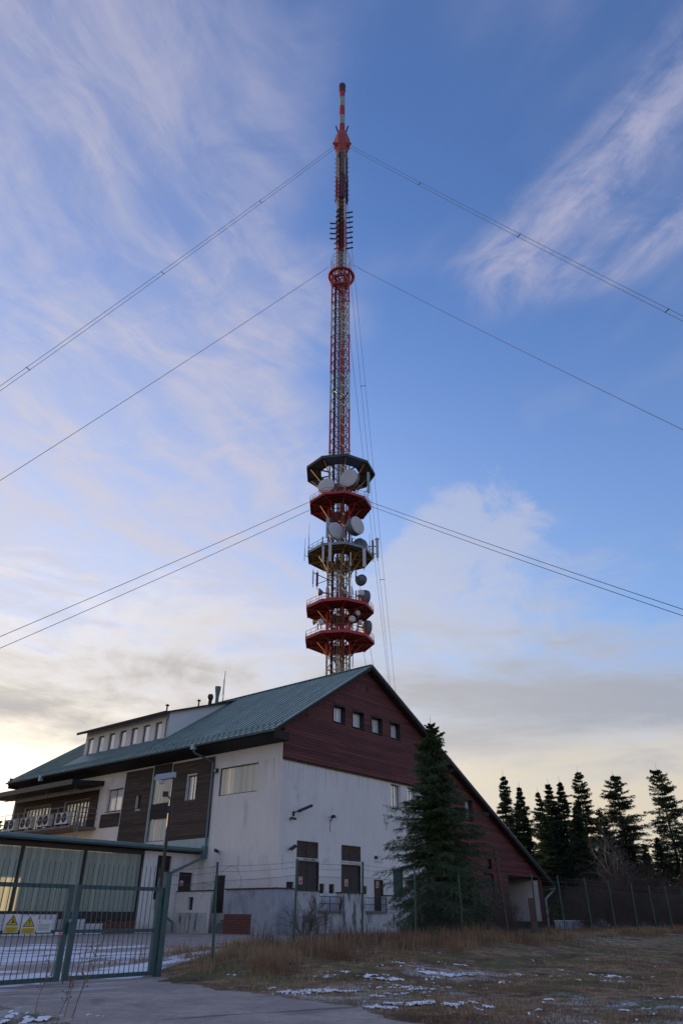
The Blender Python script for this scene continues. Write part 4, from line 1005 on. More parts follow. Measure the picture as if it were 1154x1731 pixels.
rc = random.Random(9)
for z_, R_p, n_ in ((37.7, 5.1, 15), (42.8, 5.1, 16), (52.4, 5.2, 18), (62.0, 5.0, 16)):
    for k in range(n_):
        a = rc.uniform(0, 2 * math.pi); r_ = rc.uniform(2.2, R_p); x_, y_ = r_ * math.sin(a), -r_ * math.cos(a); h_ = rc.uniform(.8, 2.6); t_ = rc.random()
        mb = MB().tube((x_, y_, z_), (x_, y_, z_ + h_), .06, .05, 6)
        if t_ < .4: mb.box(x_ - .22, x_ + .22, y_ - .16, y_ + .16, z_ + .3, z_ + 1.0)
        elif t_ < .75: mb.bar((x_, y_, z_ + h_ * .8), (x_ * .55, y_ * .55, z_ + h_ * .8), .08)
        mb.build('equipment_pole', M[rc.choice(['grey_metal', 'dark_metal', 'mast_red', 'cable', 'white_metal'])], MA)
    for k in range(6):
        a = rc.uniform(0, 2 * math.pi); c_ = (2.1 * math.sin(a), -2.1 * math.cos(a))
        MB().bar((c_[0], c_[1], z_ - 4), (c_[0] * 1.02, c_[1] * 1.02, z_ + 4), .12).build('feeder_cable', M['cable'], MA)

# ------------------------------------------------------------------ gate
TF = -20.42
gz = H(*W(-26.5, TF).xy)
GA = thing('entrance_gate', 'dark teal two leaf steel gate with upright bars across the driveway', 'gate', tuple(W(0, TF, 0)), BROT)
barm = MB().box(-.006, .006, -.006, .006, 0, 1).add([(-.006, -.006, 1), (.006, -.006, 1), (.006, .006, 1), (-.006, .006, 1), (0, 0, 1.02)], [(0, 1, 4), (1, 2, 4), (2, 3, 4), (3, 0, 4)]).mesh('bar'); barm.materials.append(M['gate'])
def leaf(a, b):
    zb = gz + .06; f = MB()
    f.box(a, a + .12, -.03, .03, zb, zb + 1.66); f.box(b - .12, b, -.03, .03, zb, zb + 1.66)
    for z0, z1 in ((zb, zb + .075), (zb + .80, zb + .86), (zb + 1.585, zb + 1.66)): f.box(a + .12, b - .12, -.028, .028, z0, z1)
    o = f.build('gate_leaf', M['gate'], GA)
    n = int((b - a - .24) / .118)
    for k in range(n):
        x = a + .12 + (k + .5) * (b - a - .24) / n
        q = link('bar', barm, o); q.location = (x, -.036, zb + .02); q.scale = (1, 1, 2.02 + .012 * math.sin(k * 2.3))
    return o
lf = leaf(-26.60, -24.42); leaf(-31.0, -26.66)
MB().box(-26.70, -26.56, -.10, -.05, gz + .85, gz + 1.05).build('lock_case', M['gate'], lf)
MB().tube((-26.60, -.06, gz - .25), (-26.60, -.06, gz + .5), .014, .014, 6).build('drop_bolt', M['gate'], lf)
for x in (-24.33, -31.1):
    p = MB().box(x - .07, x + .07, -.07, .07, gz - .3, gz + 2.02).build('gate_post', M['gate'], GA)
    MB().box(x - .08, x + .08, -.08, .08, gz + 2.021, gz + 2.04).build('post_cap', M['gate'], p)
    for z_ in (.35, 1.45): MB().tube((x - .085 if x > -30 else x + .085, 0, gz + z_ - .07), (x - .085 if x > -30 else x + .085, 0, gz + z_ + .07), .025, .025, 8).build('hinge', M['dark_metal'], p)
def sign(s, z0, z1, w, label, parts, t=TF - .055, base='sign_white', rz=BROT, name='warning_sign', group=None, org=None):
    """flat plate; parts: list of (material, [(u,v)...]) in plate units 0..1"""
    o = thing(name, label, 'sign', tuple(org if org is not None else W(s, t, 0)), rz, group)
    MB().box(-w / 2, w / 2, -.004, .0, z0, z1).build('plate', M[base], o)
    for k, (mt, pts) in enumerate(parts):
        MB().prism([(-w / 2 + u * w, -.0045 - .0012 * (k + 1), z0 + v * (z1 - z0)) for u, v in pts], (0, .0012, 0)).build('print', M[mt], o)
    return o
def rect(a, b, c, d): return [(a, c), (b, c), (b, d), (a, d)]
tri = [(.08, .40), (.92, .40), (.5, .97)]; trii = [(.17, .44), (.83, .44), (.5, .89)]
lines = [('black', rect(.14, .86, .22, .235)), ('black', rect(.20, .80, .15, .165)), ('black', rect(.26, .74, .08, .095))]
sign(-27.875, gz + .88, gz + 1.19, .29, 'warning sign with yellow triangle and a tripping figure, left of the exclamation sign',
     [('black', tri), ('yellow', trii), ('black', [(.42, .52), (.50, .50), (.60, .62), (.54, .70)]), ('black', [(.50, .66), (.60, .60), (.70, .56), (.66, .52), (.54, .58)]), ('black', rect(.44, .52, .70, .76)), ('yellow', rect(.06, .94, .02, .34))] + lines)
sign(-27.53, gz + .86, gz + 1.16, .30, 'warning sign with yellow triangle and exclamation mark on the gate',
     [('black', tri), ('yellow', trii), ('black', [(.455, .78), (.545, .78), (.525, .60), (.475, .60)]), ('black', rect(.46, .54, .51, .56)), ('yellow', rect(.06, .94, .02, .34))] + lines)
sign(-27.205, gz + .88, gz + 1.10, .31, 'white notice board with small printed lines, right of the warning signs',
     [('sign_red', rect(.10, .20, .74, .86))] + [('drum', rect(.08, .92 - .1 * (k % 2), .62 - .11 * k, .65 - .11 * k)) for k in range(5)])
sign(-28.30, gz + .86, gz + 1.16, .34, 'white sign with a red ring at the left edge of the view',
     [('sign_red', [(.5 + .42 * math.cos(2 * math.pi * k / 20), .62 + .36 * math.sin(2 * math.pi * k / 20)) for k in range(20)]), ('sign_white', [(.5 + .29 * math.cos(2 * math.pi * k / 20), .62 + .25 * math.sin(2 * math.pi * k / 20)) for k in range(20)])])
sign(-26.86, gz + .835, gz + .885, .17, 'small red and white plate on the middle gate rail', [('sign_pink', rect(.42, .98, .1, .9))])

# ------------------------------------------------------------------ chain link fence
FE = thing('chain_link_fence', 'green chain link fence with wire strands in front of the building', 'fence', tuple(W(0, TF, 0)), BROT)
FS = [-22.77, -20.04, -17.16, -14.45, -11.63, -8.82, -6.03, -3.45, -.65, 2.1, 4.95, 7.7, 10.3, 13.1, 15.9]
fz = [H(*W(s, TF).xy) for s in FS]
pm = MB().tube((0, 0, -.35), (0, 0, 2.08), .031, .031, 8).lathe([(.04, 2.08), (.03, 2.13), (.005, 2.14)], 8).mesh('post'); pm.materials.append(M['post'])
for k, (s, z) in enumerate(zip(FS, fz)):
    if k == 5: continue
    o = link('post', pm, FE); o.location = (s, 0, z); o.rotation_euler = (R_((k * 37 % 7 - 3) * .35), R_((k * 53 % 9 - 4) * .4), 0)
FSX = [-24.25] + FS; FZX = [gz + .05] + fz
wires = MB(); c = .085; top = 1.72
def fgz(s): return float(np.interp(s, FSX, FZX))
s = FSX[0] - 1.7
while s < FSX[-1]:
    for d in (1, -1):
        a, b = (s, s + 1.7) if d > 0 else (s + 1.7, s)
        za, zb = 0.0, top
        # clip to the ends of the run
        pa, pb = Vector((a, 0, fgz(a) + .02)), Vector((b, 0, fgz(b) + top))
        lo, hi = FSX[0], FSX[-1]
        def clip(p, q):
            if p.x < lo or p.x > hi:
                e = lo if p.x < lo else hi
                if (q.x - p.x) == 0: return p
                f = (e - p.x) / (q.x - p.x); return p.lerp(q, min(max(f, 0), 1))
            return p
        qa, qb = clip(pa, pb), clip(pb, pa)
        if (qa - qb).length > .05: wires.tube(qa + Vector((0, .004 * d, 0)), qb + Vector((0, .004 * d, 0)), .0021, .0021, 3, False)
    s += c
wires.build('wire_mesh', M['wire'], FE, kind='stuff')
for h, r in ((1.73, .004), (1.92, .003), (2.05, .003), (.06, .003)):
    w = MB(); P = []
    for (a, za), (b, zb) in zip(zip(FSX, FZX), zip(FSX[1:], FZX[1:])):
        for k in range(4):
            f = k / 4; P.append((a + (b - a) * f, .0, za + (zb - za) * f + h - .03 * math.sin(math.pi * f)))
    w.path(P, r, 4)
    if r < .004 and h > 1:
        for p, q in zip(P, P[1:]):
            for f in (.2, .5, .8):
                m_ = Vector(p).lerp(Vector(q), f); w.bar(m_ - Vector((.015, 0, .02)), m_ + Vector((.015, 0, .02)), .003)
    w.build('strand', M['wire'], FE)
# stray coil of wire on the first post
co = MB(); P = [(-22.75 + .02 + .35 * (1 - math.cos(a)), .02 * math.sin(3 * a), fz[0] + 1.75 + .30 * math.sin(a)) for a in np.linspace(0, 4.4, 24)]
co.path(P, .004, 4); P = [(-22.8 - .55 * k / 12 - .1 * math.sin(k), .02, fz[0] + 2.0 - .05 * k + .1 * math.sin(k * .9)) for k in range(13)]; co.path(P, .004, 4)
co.build('loose_wire', M['wire'], FE)

# ------------------------------------------------------------------ posts, street lamp
p_ = W(-8.82, TF - .25); o = MB().tube((0, 0, -.4), (-.25, .05, 3.0), .055, .045, 8).build('wooden_pole', M['twig']); o.location = (p_.x, p_.y, H(p_.x, p_.y))
tag(o, 'thin leaning brown pole at the fence right of the spruce', 'pole')
p_ = W(-6.5, TF - .1); o = MB().box(-.09, .09, -.09, .09, -.4, 1.25).build('wooden_post', M['twig']); o.location = (p_.x, p_.y, H(p_.x, p_.y))
tag(o, 'short thick dark wooden post by the fence in front of the open bay', 'post')
lp = Vector((-6.82, 30.2, 0)); lp.z = H(lp.x, lp.y)
LM = thing('street_lamp', 'dark steel lamp post with pale lamp head in the yard', 'street lamp', tuple(lp))
MB().tube((0, 0, -.1), (0, 0, 5.0), .075, .055, 10).tube((0, 0, 5.0), (0, 0, 6.15), .05, .045, 10).build('pole', M['dark_metal'], LM)
hd_ = MB(); HM = mat('lamp_head_paint', (.34, .37, .42), .5); hd_.prism([(.06, -.14, 5.95), (.06, -.14, 6.15), (-.70, -.14, 6.04), (-.76, -.14, 5.86), (-.70, -.14, 5.80)], (0, .28, 0)); HDL = hd_.build('lamp_head', HM, LM)
MB().lathe([(.16, 0), (.14, -.08), (.08, -.13), (.01, -.14)], 14, 'z', (-.50, 0, 5.82)).build('lens', M['radome'], HDL)
fl = MB().box(-.34, -.12, -.12, -.04, 5.20, 5.40); FLo = fl.build('floodlight', M['dark_metal'], LM); MB().bar((-.14, -.06, 5.22), (0, 0, 5.12), .05).build('bracket', M['dark_metal'], FLo)
MB().box(-.08, .10, -.14, -.02, 4.6, 4.85).build('junction_box', M['dark_metal'], LM)

# ------------------------------------------------------------------ fixtures on the walls
def fixture(name, label, cat, s, t, z, rz=BROT): return thing(name, label, cat, tuple(W(s, t, z)), rz)
f_ = fixture('floodlight', 'long dark floodlight on an arm high on the white gable wall', 'lamp', 1.25, -.004, 6.95)
MB().box(-.08, .08, -.05, 0, -.15, .15).build('wall_plate', M['dark_metal'], f_); MB().bar((0, -.04, .05), (.25, -.55, .25), .07).build('arm', M['dark_metal'], f_)
MB().bar((.10, -.45, .15), (1.0, -.75, .55), .30, .17).build('lamp_head', M['dark_metal'], f_)
f_ = fixture('security_camera', 'small dark camera just below the long floodlight', 'camera', .98, -.004, 6.62)
MB().box(-.05, .05, -.04, 0, -.08, .08).build('wall_plate', M['dark_metal'], f_); MB().bar((0, -.03, 0), (0, -.25, .02), .05).build('arm', M['dark_metal'], f_); MB().bar((-.12, -.18, .03), (.20, -.36, -.03), .13).build('housing', M['dark_metal'], f_)
f_ = fixture('wall_lamp', 'small round dark wall lamp right of the long floodlight', 'lamp', 5.05, -.004, 7.0)
MB().bar((0, 0, -.2), (0, -.25, 0), .05).build('arm', M['dark_metal'], f_); MB().lathe([(.02, .16), (.14, .12), (.20, 0), (.16, -.04), (.02, -.05)], 14, 'z', (0, -.3, .05)).build('shade', M['dark_metal'], f_); MB().bar((0, -.01, -.2), (0, -.01, -.9), .025).build('cable', M['cable'], f_)
f_ = fixture('wall_lamp', 'small dark spotlight left of the louvred windows', 'lamp', .92, -.004, 4.86)
MB().bar((0, 0, -.1), (0, -.3, .0), .05).build('arm', M['dark_metal'], f_); MB().bar((-.05, -.25, -.10), (.25, -.42, .12), .24, .2).build('lamp_head', M['dark_metal'], f_)
f_ = fixture('security_camera', 'dark camera on the corner wall above the first fence post', 'camera', -.004, 5.72, 4.8)
MB().box(-.05, 0, -.06, .06, -.1, .1).build('wall_plate', M['white_metal'], f_); MB().bar((-.02, 0, .0), (-.30, -.05, .1), .06).build('arm', M['dark_metal'], f_); MB().bar((-.25, .15, .12), (-.42, -.25, .0), .16).build('housing', M['dark_metal'], f_)
f_ = fixture('meter_box', 'small pale box on the white wall under the two narrow windows', 'box', 11.7, -.004, 7.25)
MB().box(-.26, .26, -.14, 0, 0, .4).build('housing', M['white_metal'], f_); MB().tube((0, -.03, 0), (0, -.03, -.5), .02, .02, 6).build('conduit', M['grey_metal'], f_)
f_ = fixture('siren_box', 'small dark box beside the downpipe under the eaves', 'box', -.004, 6.7, 10.1); MB().box(-.2, 0, -.16, .16, 0, .28).build('housing', M['dark_metal'], f_); MB().box(-.21, -.2, -.12, .12, .04, .24).build('grille', M['grey_metal'], f_)
sign(10.6, 4.36, 4.94, 1.15, 'white plaque with a dark blue block on the gable wall above the narrow door',
     [('cable', rect(.06, .46, .50, .88)), ('drum', rect(.54, .92, .28, .32)), ('drum', rect(.06, .46, .28, .33)), ('sign_red', rect(.60, .70, .74, .82))] + [('drum', rect(.06, .92, .12 + .06 * k, .135 + .06 * k)) for k in range(2)], t=-.004, name='wall_plaque')
for s_, t_, nm in ((2.25, .095, 'left louvred double door'), (6.95, .095, 'right louvred double door'), (10.55, .095, 'narrow single door')):
    o = sign(s_, 2.80, 3.22, .36, 'yellow and pink notice on the ' + nm, [('yellow', rect(.08, .92, .62, .95)), ('sign_pink', rect(.08, .92, .10, .56)), ('black', rect(.2, .8, .30, .33))], t=t_ - .012, name='door_notice')
o = sign(-1.2, 2.75, 3.05, .28, 'small red and white notice on the dark annex door', [('sign_pink', rect(.1, .9, .1, .7))], t=7.95, name='door_notice')

# ------------------------------------------------------------------ air conditioners on the balcony
def ac(t0):
    r = thing('air_conditioner', '', 'air conditioner', tuple(W(-2.25, t0, 7.48)), BROT, 'air conditioners along the balcony')
    MB().box(0, .42, 0, 1.85, 0, .92).build('casing', M['white_metal'], r)
    for c_ in (.48, 1.36):
        MB().lathe([(.37, -.004), (.37, -.014), (.33, -.018), (.02, -.018)], 20, 'x', (-.0, c_, .46)).build('fan_opening', M['interior'], r)
        g_ = MB()
        for q in range(6): g_.bar((-.024, c_ + .36 * math.cos(q * math.pi / 6), .46 + .36 * math.sin(q * math.pi / 6)), (-.024, c_ - .36 * math.cos(q * math.pi / 6), .46 - .36 * math.sin(q * math.pi / 6)), .007)
        g_.lathe([(.08, -.028), (.08, -.02), (.01, -.03)], 10, 'x', (0, c_, .46)); g_.build('fan_guard', M['grey_metal'], r)
    for c_ in (.25, 1.6): MB().box(.02, .40, c_ - .04, c_ + .04, -.17, -.002).build('foot', M['dark_metal'], r)
    return r
for k, (t0, lb) in enumerate(((22.3, 'rightmost white air conditioner with two fans on the balcony'), (25.2, 'second white air conditioner from the right on the balcony'), (28.1, 'third white air conditioner from the right on the balcony'), (31.0, 'leftmost white air conditioner on the balcony'))):
    ac(t0)['label'] = lb
# crates stacked against the brick plinth
def crate(s, t, z, w, h, d, label):
    r = thing('crate', label, 'crate', tuple(W(s, t, z)), BROT, 'pale crates by the annex')
    for k in range(4):
        MB().box(-w / 2, w / 2, -.012, .0, h * k / 4 + .01, h * (k + 1) / 4 - .02).build('slat', M['white_metal'], r)
    for x in (-w / 2, 0, w / 2): MB().box(x - .03, x + .03, .0, .04, 0, h).build('batten', M['white_metal'], r)
    MB().box(-w / 2, w / 2, .04, d, 0, h - .02).build('body', M['sign_white'], r)
zy = H(*W(-9, 6.5).xy) + .03
crate(-9.7, 6.6, zy, 1.2, .78, .8, 'larger pale crate right of the gate stiles against the brick plinth')
crate(-8.3, 6.7, zy, 1.0, .55, .8, 'smaller pale crate at the right end by the brick plinth')
crate(-13.2, 5.4, zy, 3.2, 1.02, 1.0, 'long pale crate behind the warning signs')

# ------------------------------------------------------------------ low wall and boulders at the right end
lw = thing('low_wall', 'low pale retaining wall dusted with snow beyond the open bay', 'wall', tuple(W(33.5, -3.0, 0)), BROT)
MB().box(0, 8.5, 0, .35, -.2, .62).build('wall_body', M['plaster_low'], lw); MB().box(-.03, 8.53, -.05, .40, .622, .70).build('snow_cap', mat('snow', (.75, .77, .82), .8, var=.08), lw)
def lump(seed, r, sx, sy, sz):
    rg = np.random.default_rng(seed); mb = MB(); n, m_ = 12, 7; vs = []; 
    for i in range(m_ + 1):
        for k in range(n):
            a, b = 2 * math.pi * k / n, math.pi * .5 * i / m_; q = r * (1 + .22 * rg.uniform(-1, 1))
            vs.append((q * sx * math.cos(a) * math.cos(b), q * sy * math.sin(a) * math.cos(b), q * sz * math.sin(b) - .1))
    mb.add(vs, [(i * n + k, i * n + (k + 1) % n, (i + 1) * n + (k + 1) % n, (i + 1) * n + k) for i in range(m_) for k in range(n)], False)
    return mb
for k, (x, y, r, lb) in enumerate(((22.8, 70.5, .85, 'pale boulder nearest the low wall'), (24.9, 70.8, .75, 'pale boulder second from the low wall'), (26.8, 71.0, .70, 'pale boulder third from the low wall'), (29.0, 71.5, .85, 'pinkish pale boulder farthest right below the bare bushes'))):
    o = lump(k, r, 1.25, .8, .95).build('boulder', M['stone']); o.location = (x, y, H(x, y)); tag(o, lb, 'boulder', 'pale boulders along the hedge')

# ------------------------------------------------------------------ conifers
def quad_tubes(A, B_, ra, rb, n=3):
    """many thin tapered prisms at once"""
    A = np.asarray(A, float); B_ = np.asarray(B_, float); d = B_ - A; d /= np.linalg.norm(d, axis=1, keepdims=True) + 1e-9
    up = np.where(np.abs(d[:, 2:3]) < .9, np.array([[0, 0, 1.0]]), np.array([[1.0, 0, 0]]))
    a = np.cross(d, up); a /= np.linalg.norm(a, axis=1, keepdims=True); b = np.cross(a, d)
    vs = []
    for P, r in ((A, ra), (B_, rb)):
        for k in range(n):
            t = 2 * math.pi * k / n; vs.append(P + (a * math.cos(t) + b * math.sin(t)) * np.asarray(r).reshape(-1, 1))
    V = np.stack(vs, 1).reshape(-1, 3); m_ = len(A); base = (np.arange(m_) * 2 * n)[:, None]
    F = np.concatenate([base + np.array([k, (k + 1) % n, n + (k + 1) % n, n + k]) for k in range(n)])
    return V, F
def spruce_mesh(name, Ht, Rb, seed, nlev, nbr, ntw, need, nl, nw, mt, sparse=0.0, base=.04, droop=.35, power=.8):
    g = np.random.default_rng(seed)
    lv = (np.arange(nlev) + g.uniform(-.35, .35, nlev)) / nlev
    lv = np.clip(lv, 0, 1); zl = Ht * (base + (1 - base) * lv ** 1.0 * .985)
    idx = np.repeat(np.arange(nlev), nbr); nb = len(idx)
    z0 = zl[idx] + g.uniform(-.02, .02, nb) * Ht * .3; fr = np.clip(z0 / Ht, 0, 1)
    L = Rb * (1 - fr) ** power * (g.uniform(.55, 1.12, nb) + .25 * (g.random(nb) < .12)) * (1 + .20 * np.sin(idx * 1.9 + seed)) + .05
    L *= 1 - sparse * g.uniform(0, 1, nb) ** 2
    AZ0 = g.uniform(0, 2 * math.pi, nb)
    L *= .82 + .26 * np.sin(AZ0 * 2 + seed) * np.cos(idx * .21 + seed) + .12 * np.sin(AZ0 * 3 + idx * .4)
    low = sstep(.0, .12, fr) * .25 + .75; L *= low
    az = AZ0
    pit = np.interp(fr, [0, .4, .8, .95, 1], [-.12, .10, .38, .6, .9]) + g.uniform(-.14, .14, nb)
    dr = droop * np.interp(fr, [0, .6, 1], [1, .7, .0])
    def bp(u, i=slice(None)):
        r = L[i] * u * np.cos(pit[i] * .8); zz = z0[i] + L[i] * (np.sin(pit[i]) * u - dr[i] * u ** 2 + .30 * dr[i] * u ** 4)
        wob = .06 * L[i] * np.sin(u * 5 + az[i] * 3)
        return np.stack([r * np.cos(az[i]) - wob * np.sin(az[i]), r * np.sin(az[i]) + wob * np.cos(az[i]), zz], -1)
    A, B_, ra, rb = [], [], [], []
    us = np.linspace(0, 1, 5)
    for a, b in zip(us, us[1:]):
        A.append(bp(np.full(nb, a))); B_.append(bp(np.full(nb, b))); ra.append((.012 + .006 * L) * (1.05 - a)); rb.append((.012 + .006 * L) * (1.05 - b))
    VB, FB = quad_tubes(np.concatenate(A), np.concatenate(B_), np.concatenate(ra), np.concatenate(rb))
    # side twigs
    ti = np.repeat(np.arange(nb), ntw); u = np.tile((np.arange(ntw) + .5) / ntw, nb) ** .8; u = np.clip(u + g.uniform(-.06, .06, len(u)), .12, 1)
    P = bp(u, ti); P2 = bp(np.minimum(u + .05, 1.05), ti); fw = P2 - P; fw /= np.linalg.norm(fw, axis=1, keepdims=True) + 1e-9
    sd = np.where(np.arange(len(u)) % 2 == 0, 1, -1)[:, None]
    lat = np.cross(fw, [0, 0, 1.0]); lat /= np.linalg.norm(lat, axis=1, keepdims=True) + 1e-9
    td = fw * .75 + lat * sd * g.uniform(.5, 1.0, (len(u), 1)) + np.array([0, 0, 1.0]) * (g.uniform(-.45, .12, (len(u), 1)))
    td /= np.linalg.norm(td, axis=1, keepdims=True)
    tl = (.34 * L[ti] * (1.1 - .75 * u) + .035 * Ht * .25 * (1 - fr[ti]) ** .6) * g.uniform(.6, 1.25, len(u))
    # needles: slim triangles round every twig
    ni = np.repeat(np.arange(len(u)), need); f = np.tile((np.arange(need) + .5) / need, len(u)) + g.uniform(-.5, .5, len(ni)) / need
    Q = P[ni] + td[ni] * (tl[ni] * f)[:, None] + np.array([0, 0, -1.0]) * (tl[ni] * f ** 2 * .16)[:, None]
    rv = g.normal(size=(len(ni), 3)); rv -= td[ni] * np.sum(rv * td[ni], 1, keepdims=True); rv /= np.linalg.norm(rv, axis=1, keepdims=True)
    dirn = rv * .62 + td[ni] * .75; dirn /= np.linalg.norm(dirn, axis=1, keepdims=True)
    wv = np.cross(dirn, g.normal(size=(len(ni), 3))); wv /= np.linalg.norm(wv, axis=1, keepdims=True) + 1e-9
    ln = nl * g.uniform(.6, 1.3, (len(ni), 1)) * (.30 + .70 * (1 - fr[ti[ni]]) ** .6)[:, None]; ww = nw * g.uniform(.7, 1.3, (len(ni), 1))
    V = np.stack([Q - wv * ww / 2, Q + dirn * ln * .55 + wv * ww * .5, Q + dirn * ln, ], 1).reshape(-1, 3)
    F = np.arange(len(V)).reshape(-1, 3)
    # leader shoot
    crown = npmesh(name + '_crown', V, F, mt)
    wood = npmesh(name + '_branches', VB, FB, M['bark'])
    n = 8; tk = MB(); kk = [0, .1, .3, .6, .85, 1.0]
    for a, b in zip(kk, kk[1:]):
        ra_, rb_ = [.012 * Ht * (1 - q) ** .9 + .006 for q in (a, b)]
        tk.tube((0, 0, a * Ht - (.2 if a == 0 else 0)), (0, 0, b * Ht * (1.03 if b == 1 else 1)), ra_, rb_, n, False)
    tm = tk.mesh(name + '_trunk'); tm.materials.append(M['bark'])
    return crown, wood, tm
def plant_spruce(meshes, x, y, label, group=None, scale=(1, 1, 1), rz=0.0, name='spruce_tree', z=None):
    r = thing(name, label, 'tree', (x, y, (H(x, y) if z is None else z)), rz, group); r.scale = scale
    for nm, me in zip(('crown', 'branch_wood', 'trunk'), meshes):
        o = link(nm, me, r)
        if nm != 'trunk': o['kind'] = 'stuff'
    return r
near = spruce_mesh('young_spruce', 7.75, 3.15, 11, 52, 10, 24, 18, .13, .03, M['needle_near'], .25, .01, .34, .80)
plant_spruce(near, 3.78, 29.9, 'dense young spruce standing alone right behind the fence before the gable')
dense = spruce_mesh('spruce', 15, 3.4, 5, 58, 7, 12, 9, .36, .08, M['needle'], .15, .02, .42, .95)
dense2 = spruce_mesh('spruce_b', 15, 2.9, 23, 58, 7, 12, 9, .36, .08, M['needle'], .15, .02, .5, .9)
thin = spruce_mesh('spruce_c', 15, 3.5, 37, 50, 6, 14, 9, .36, .08, M['needle'], .35, .05, .40, .72)
thin2 = spruce_mesh('spruce_d', 15, 4.6, 51, 44, 6, 16, 10, .36, .08, M['needle'], .35, .03, .45, .68)
GRP = 'tall spruces in a row behind the building'
row = [(19.0, 88.0, 15.8, dense2, 'slim dark spruce nearest the roof edge, leftmost of the row'),
       (20.4, 86.2, 14.2, dense2, 'dark spruce second from the roof edge'),
       (22.6, 84.0, 13.4, dense, 'dark spruce whose top leans against the twin tops left of the amber tree'),
       (24.2, 88.0, 14.9, dense, 'left one of the twin pointed spruces in the middle of the row'),
       (25.9, 87.5, 15.0, dense2, 'right one of the twin pointed spruces in the middle of the row'),
       (27.9, 86.5, 15.9, thin, 'thin topped spruce just right of the twin pointed ones'),
       (31.6, 84.5, 15.2, thin2, 'open branched tall spruce with sky showing through, second from the right'),
       (30.4, 88.5, 12.0, thin, 'shorter thin spruce between the two open branched tall ones'),
       (36.0, 82.6, 15.7, thin2, 'open branched tallest spruce at the right edge')]
row += [(22.0, 93.0, 13.2, dense, 'dark spruce filling the gap behind the second and third tops'), (26.8, 92.0, 13.6, dense, 'dark spruce half hidden behind the twin pointed ones'),
        (29.4, 92.5, 12.6, dense2, 'dark spruce half hidden behind the thin topped one'), (33.6, 90.5, 11.4, thin, 'shorter spruce between the second tallest and the rightmost'), (38.6, 84.0, 12.6, dense, 'spruce cut by the right edge of the view')]
for k, (x, y, h_, me, lb) in enumerate(row):
    r_ = plant_spruce(me, x, y, lb, GRP, (h_ / 15 * (1.22 + .16 * math.sin(k * 2.3)),) * 2 + (h_ / 15,), k * 1.3); r_.rotation_euler = (R_(1.6 * math.sin(k * 1.7)), R_(1.6 * math.cos(k * 2.9)), k * 1.3)
low = [(23.2, 82.5, 9.4, dense2, 'middling spruce between the two low bushy ones'), (29.0, 82.0, 9.0, dense, 'middling spruce left of the pale birch stems'), (33.2, 80.5, 8.4, dense2, 'middling spruce right of the pale birch stems'), (35.4, 79.0, 7.6, thin, 'middling thin spruce left of the rightmost tall one'),
       (21.6, 80.5, 10.4, dense, 'low bushy spruce just beyond the roof end'), (24.6, 79.0, 11.2, dense2, 'low bushy spruce below the twin pointed spruces'),
       (27.2, 78.0, 9.6, dense, 'low bushy spruce below the thin topped spruce'), (30.2, 76.5, 7.4, dense2, 'low dark spruce under the open branched ones'),
       (33.6, 76.0, 6.2, dense, 'small dark spruce second from the right edge'), (36.6, 75.0, 6.8, dense2, 'small dark spruce at the right edge of the view')]
for k, (x, y, h_, me, lb) in enumerate(low):
    plant_spruce(me, x, y, lb, 'low spruces under the tall row', (h_ / 15 * 1.55,) * 2 + (h_ / 15,), k * 2.1 + .7)
plant_spruce(thin2, -44.5, 99.0, 'thin tree against the bright sky beyond the far left end of the building', None, (.9, .9, .78), 1.0)
plant_spruce(thin, -48.5, 101.0, 'tree at the left edge of the view behind the balcony', None, (.9, .9, .86), 2.0)

# ------------------------------------------------------------------ bare shrubs, birches, weeds
def shrub_mesh(name, Ht, spread, stems, seed, depth=4, r0=.018, mt='twig', upright=.6):
    g = np.random.default_rng(seed); A, B_, ra, rb = [], [], [], []
    def grow(p, d, ln, r, lev):
        n = 3
        for i in range(n):
            q = p + d * ln / n; A.append(p); B_.append(q); ra.append(r); rb.append(r * .82); p = q; r *= .82
            d = d + g.normal(size=3) * .16 + np.array([0, 0, .05]); d /= np.linalg.norm(d)
            if lev < depth and (i > 0 or lev > 0):
                for _ in range(1 + (g.random() < .65)):
                    nd = d + g.normal(size=3) * .55; nd /= np.linalg.norm(nd); grow(p, nd, ln * g.uniform(.5, .78), r * .65, lev + 1)
    for _ in range(stems):
        a = g.uniform(0, 2 * math.pi); d = np.array([math.cos(a) * spread, math.sin(a) * spread, upright + g.uniform(0, .5)]); d /= np.linalg.norm(d)
        grow(np.array([math.cos(a) * .12, math.sin(a) * .12, -.05]), d, Ht * g.uniform(.5, .72), r0 * Ht ** .5, 1)
    V, F = quad_tubes(np.array(A), np.array(B_), np.maximum(ra, .0035), np.maximum(rb, .003))
    return npmesh(name, V, F, M[mt])
def shrub(me, x, y, label, sc=1.0, rz=0.0, group=None, name='bare_shrub'):
    o = link(name, me); o.location = (x, y, H(x, y)); o.scale = (sc,) * 3; o.rotation_euler = (0, 0, rz); return tag(o, label, 'shrub', group)
sA = shrub_mesh('shrub_a', 1.7, .7, 13, 3, 4); sB = shrub_mesh('shrub_b', 3.0, .75, 22, 8, 5, .014); sC = shrub_mesh('shrub_c', 3.0, .65, 20, 14, 5, .014)
p_ = W(-1.2, -3.6); shrub(sA, p_.x, p_.y, 'small bare shrub in front of the white corner parapet')
p_ = W(.2, -15.0); shrub(sB, p_.x, p_.y, 'wide bare shrub right of the young spruce', .5, .4)
p_ = W(-3.8, -16.6); shrub(sC, p_.x, p_.y, 'dark bare shrub between the young spruce and the leaning pole', .52, 1.4)
p_ = W(-2.0, -13.8); shrub(sC, p_.x, p_.y, 'bare shrub hugging the right foot of the young spruce', .62, 2.4)
GB = 'bare bushes along the right hedge'
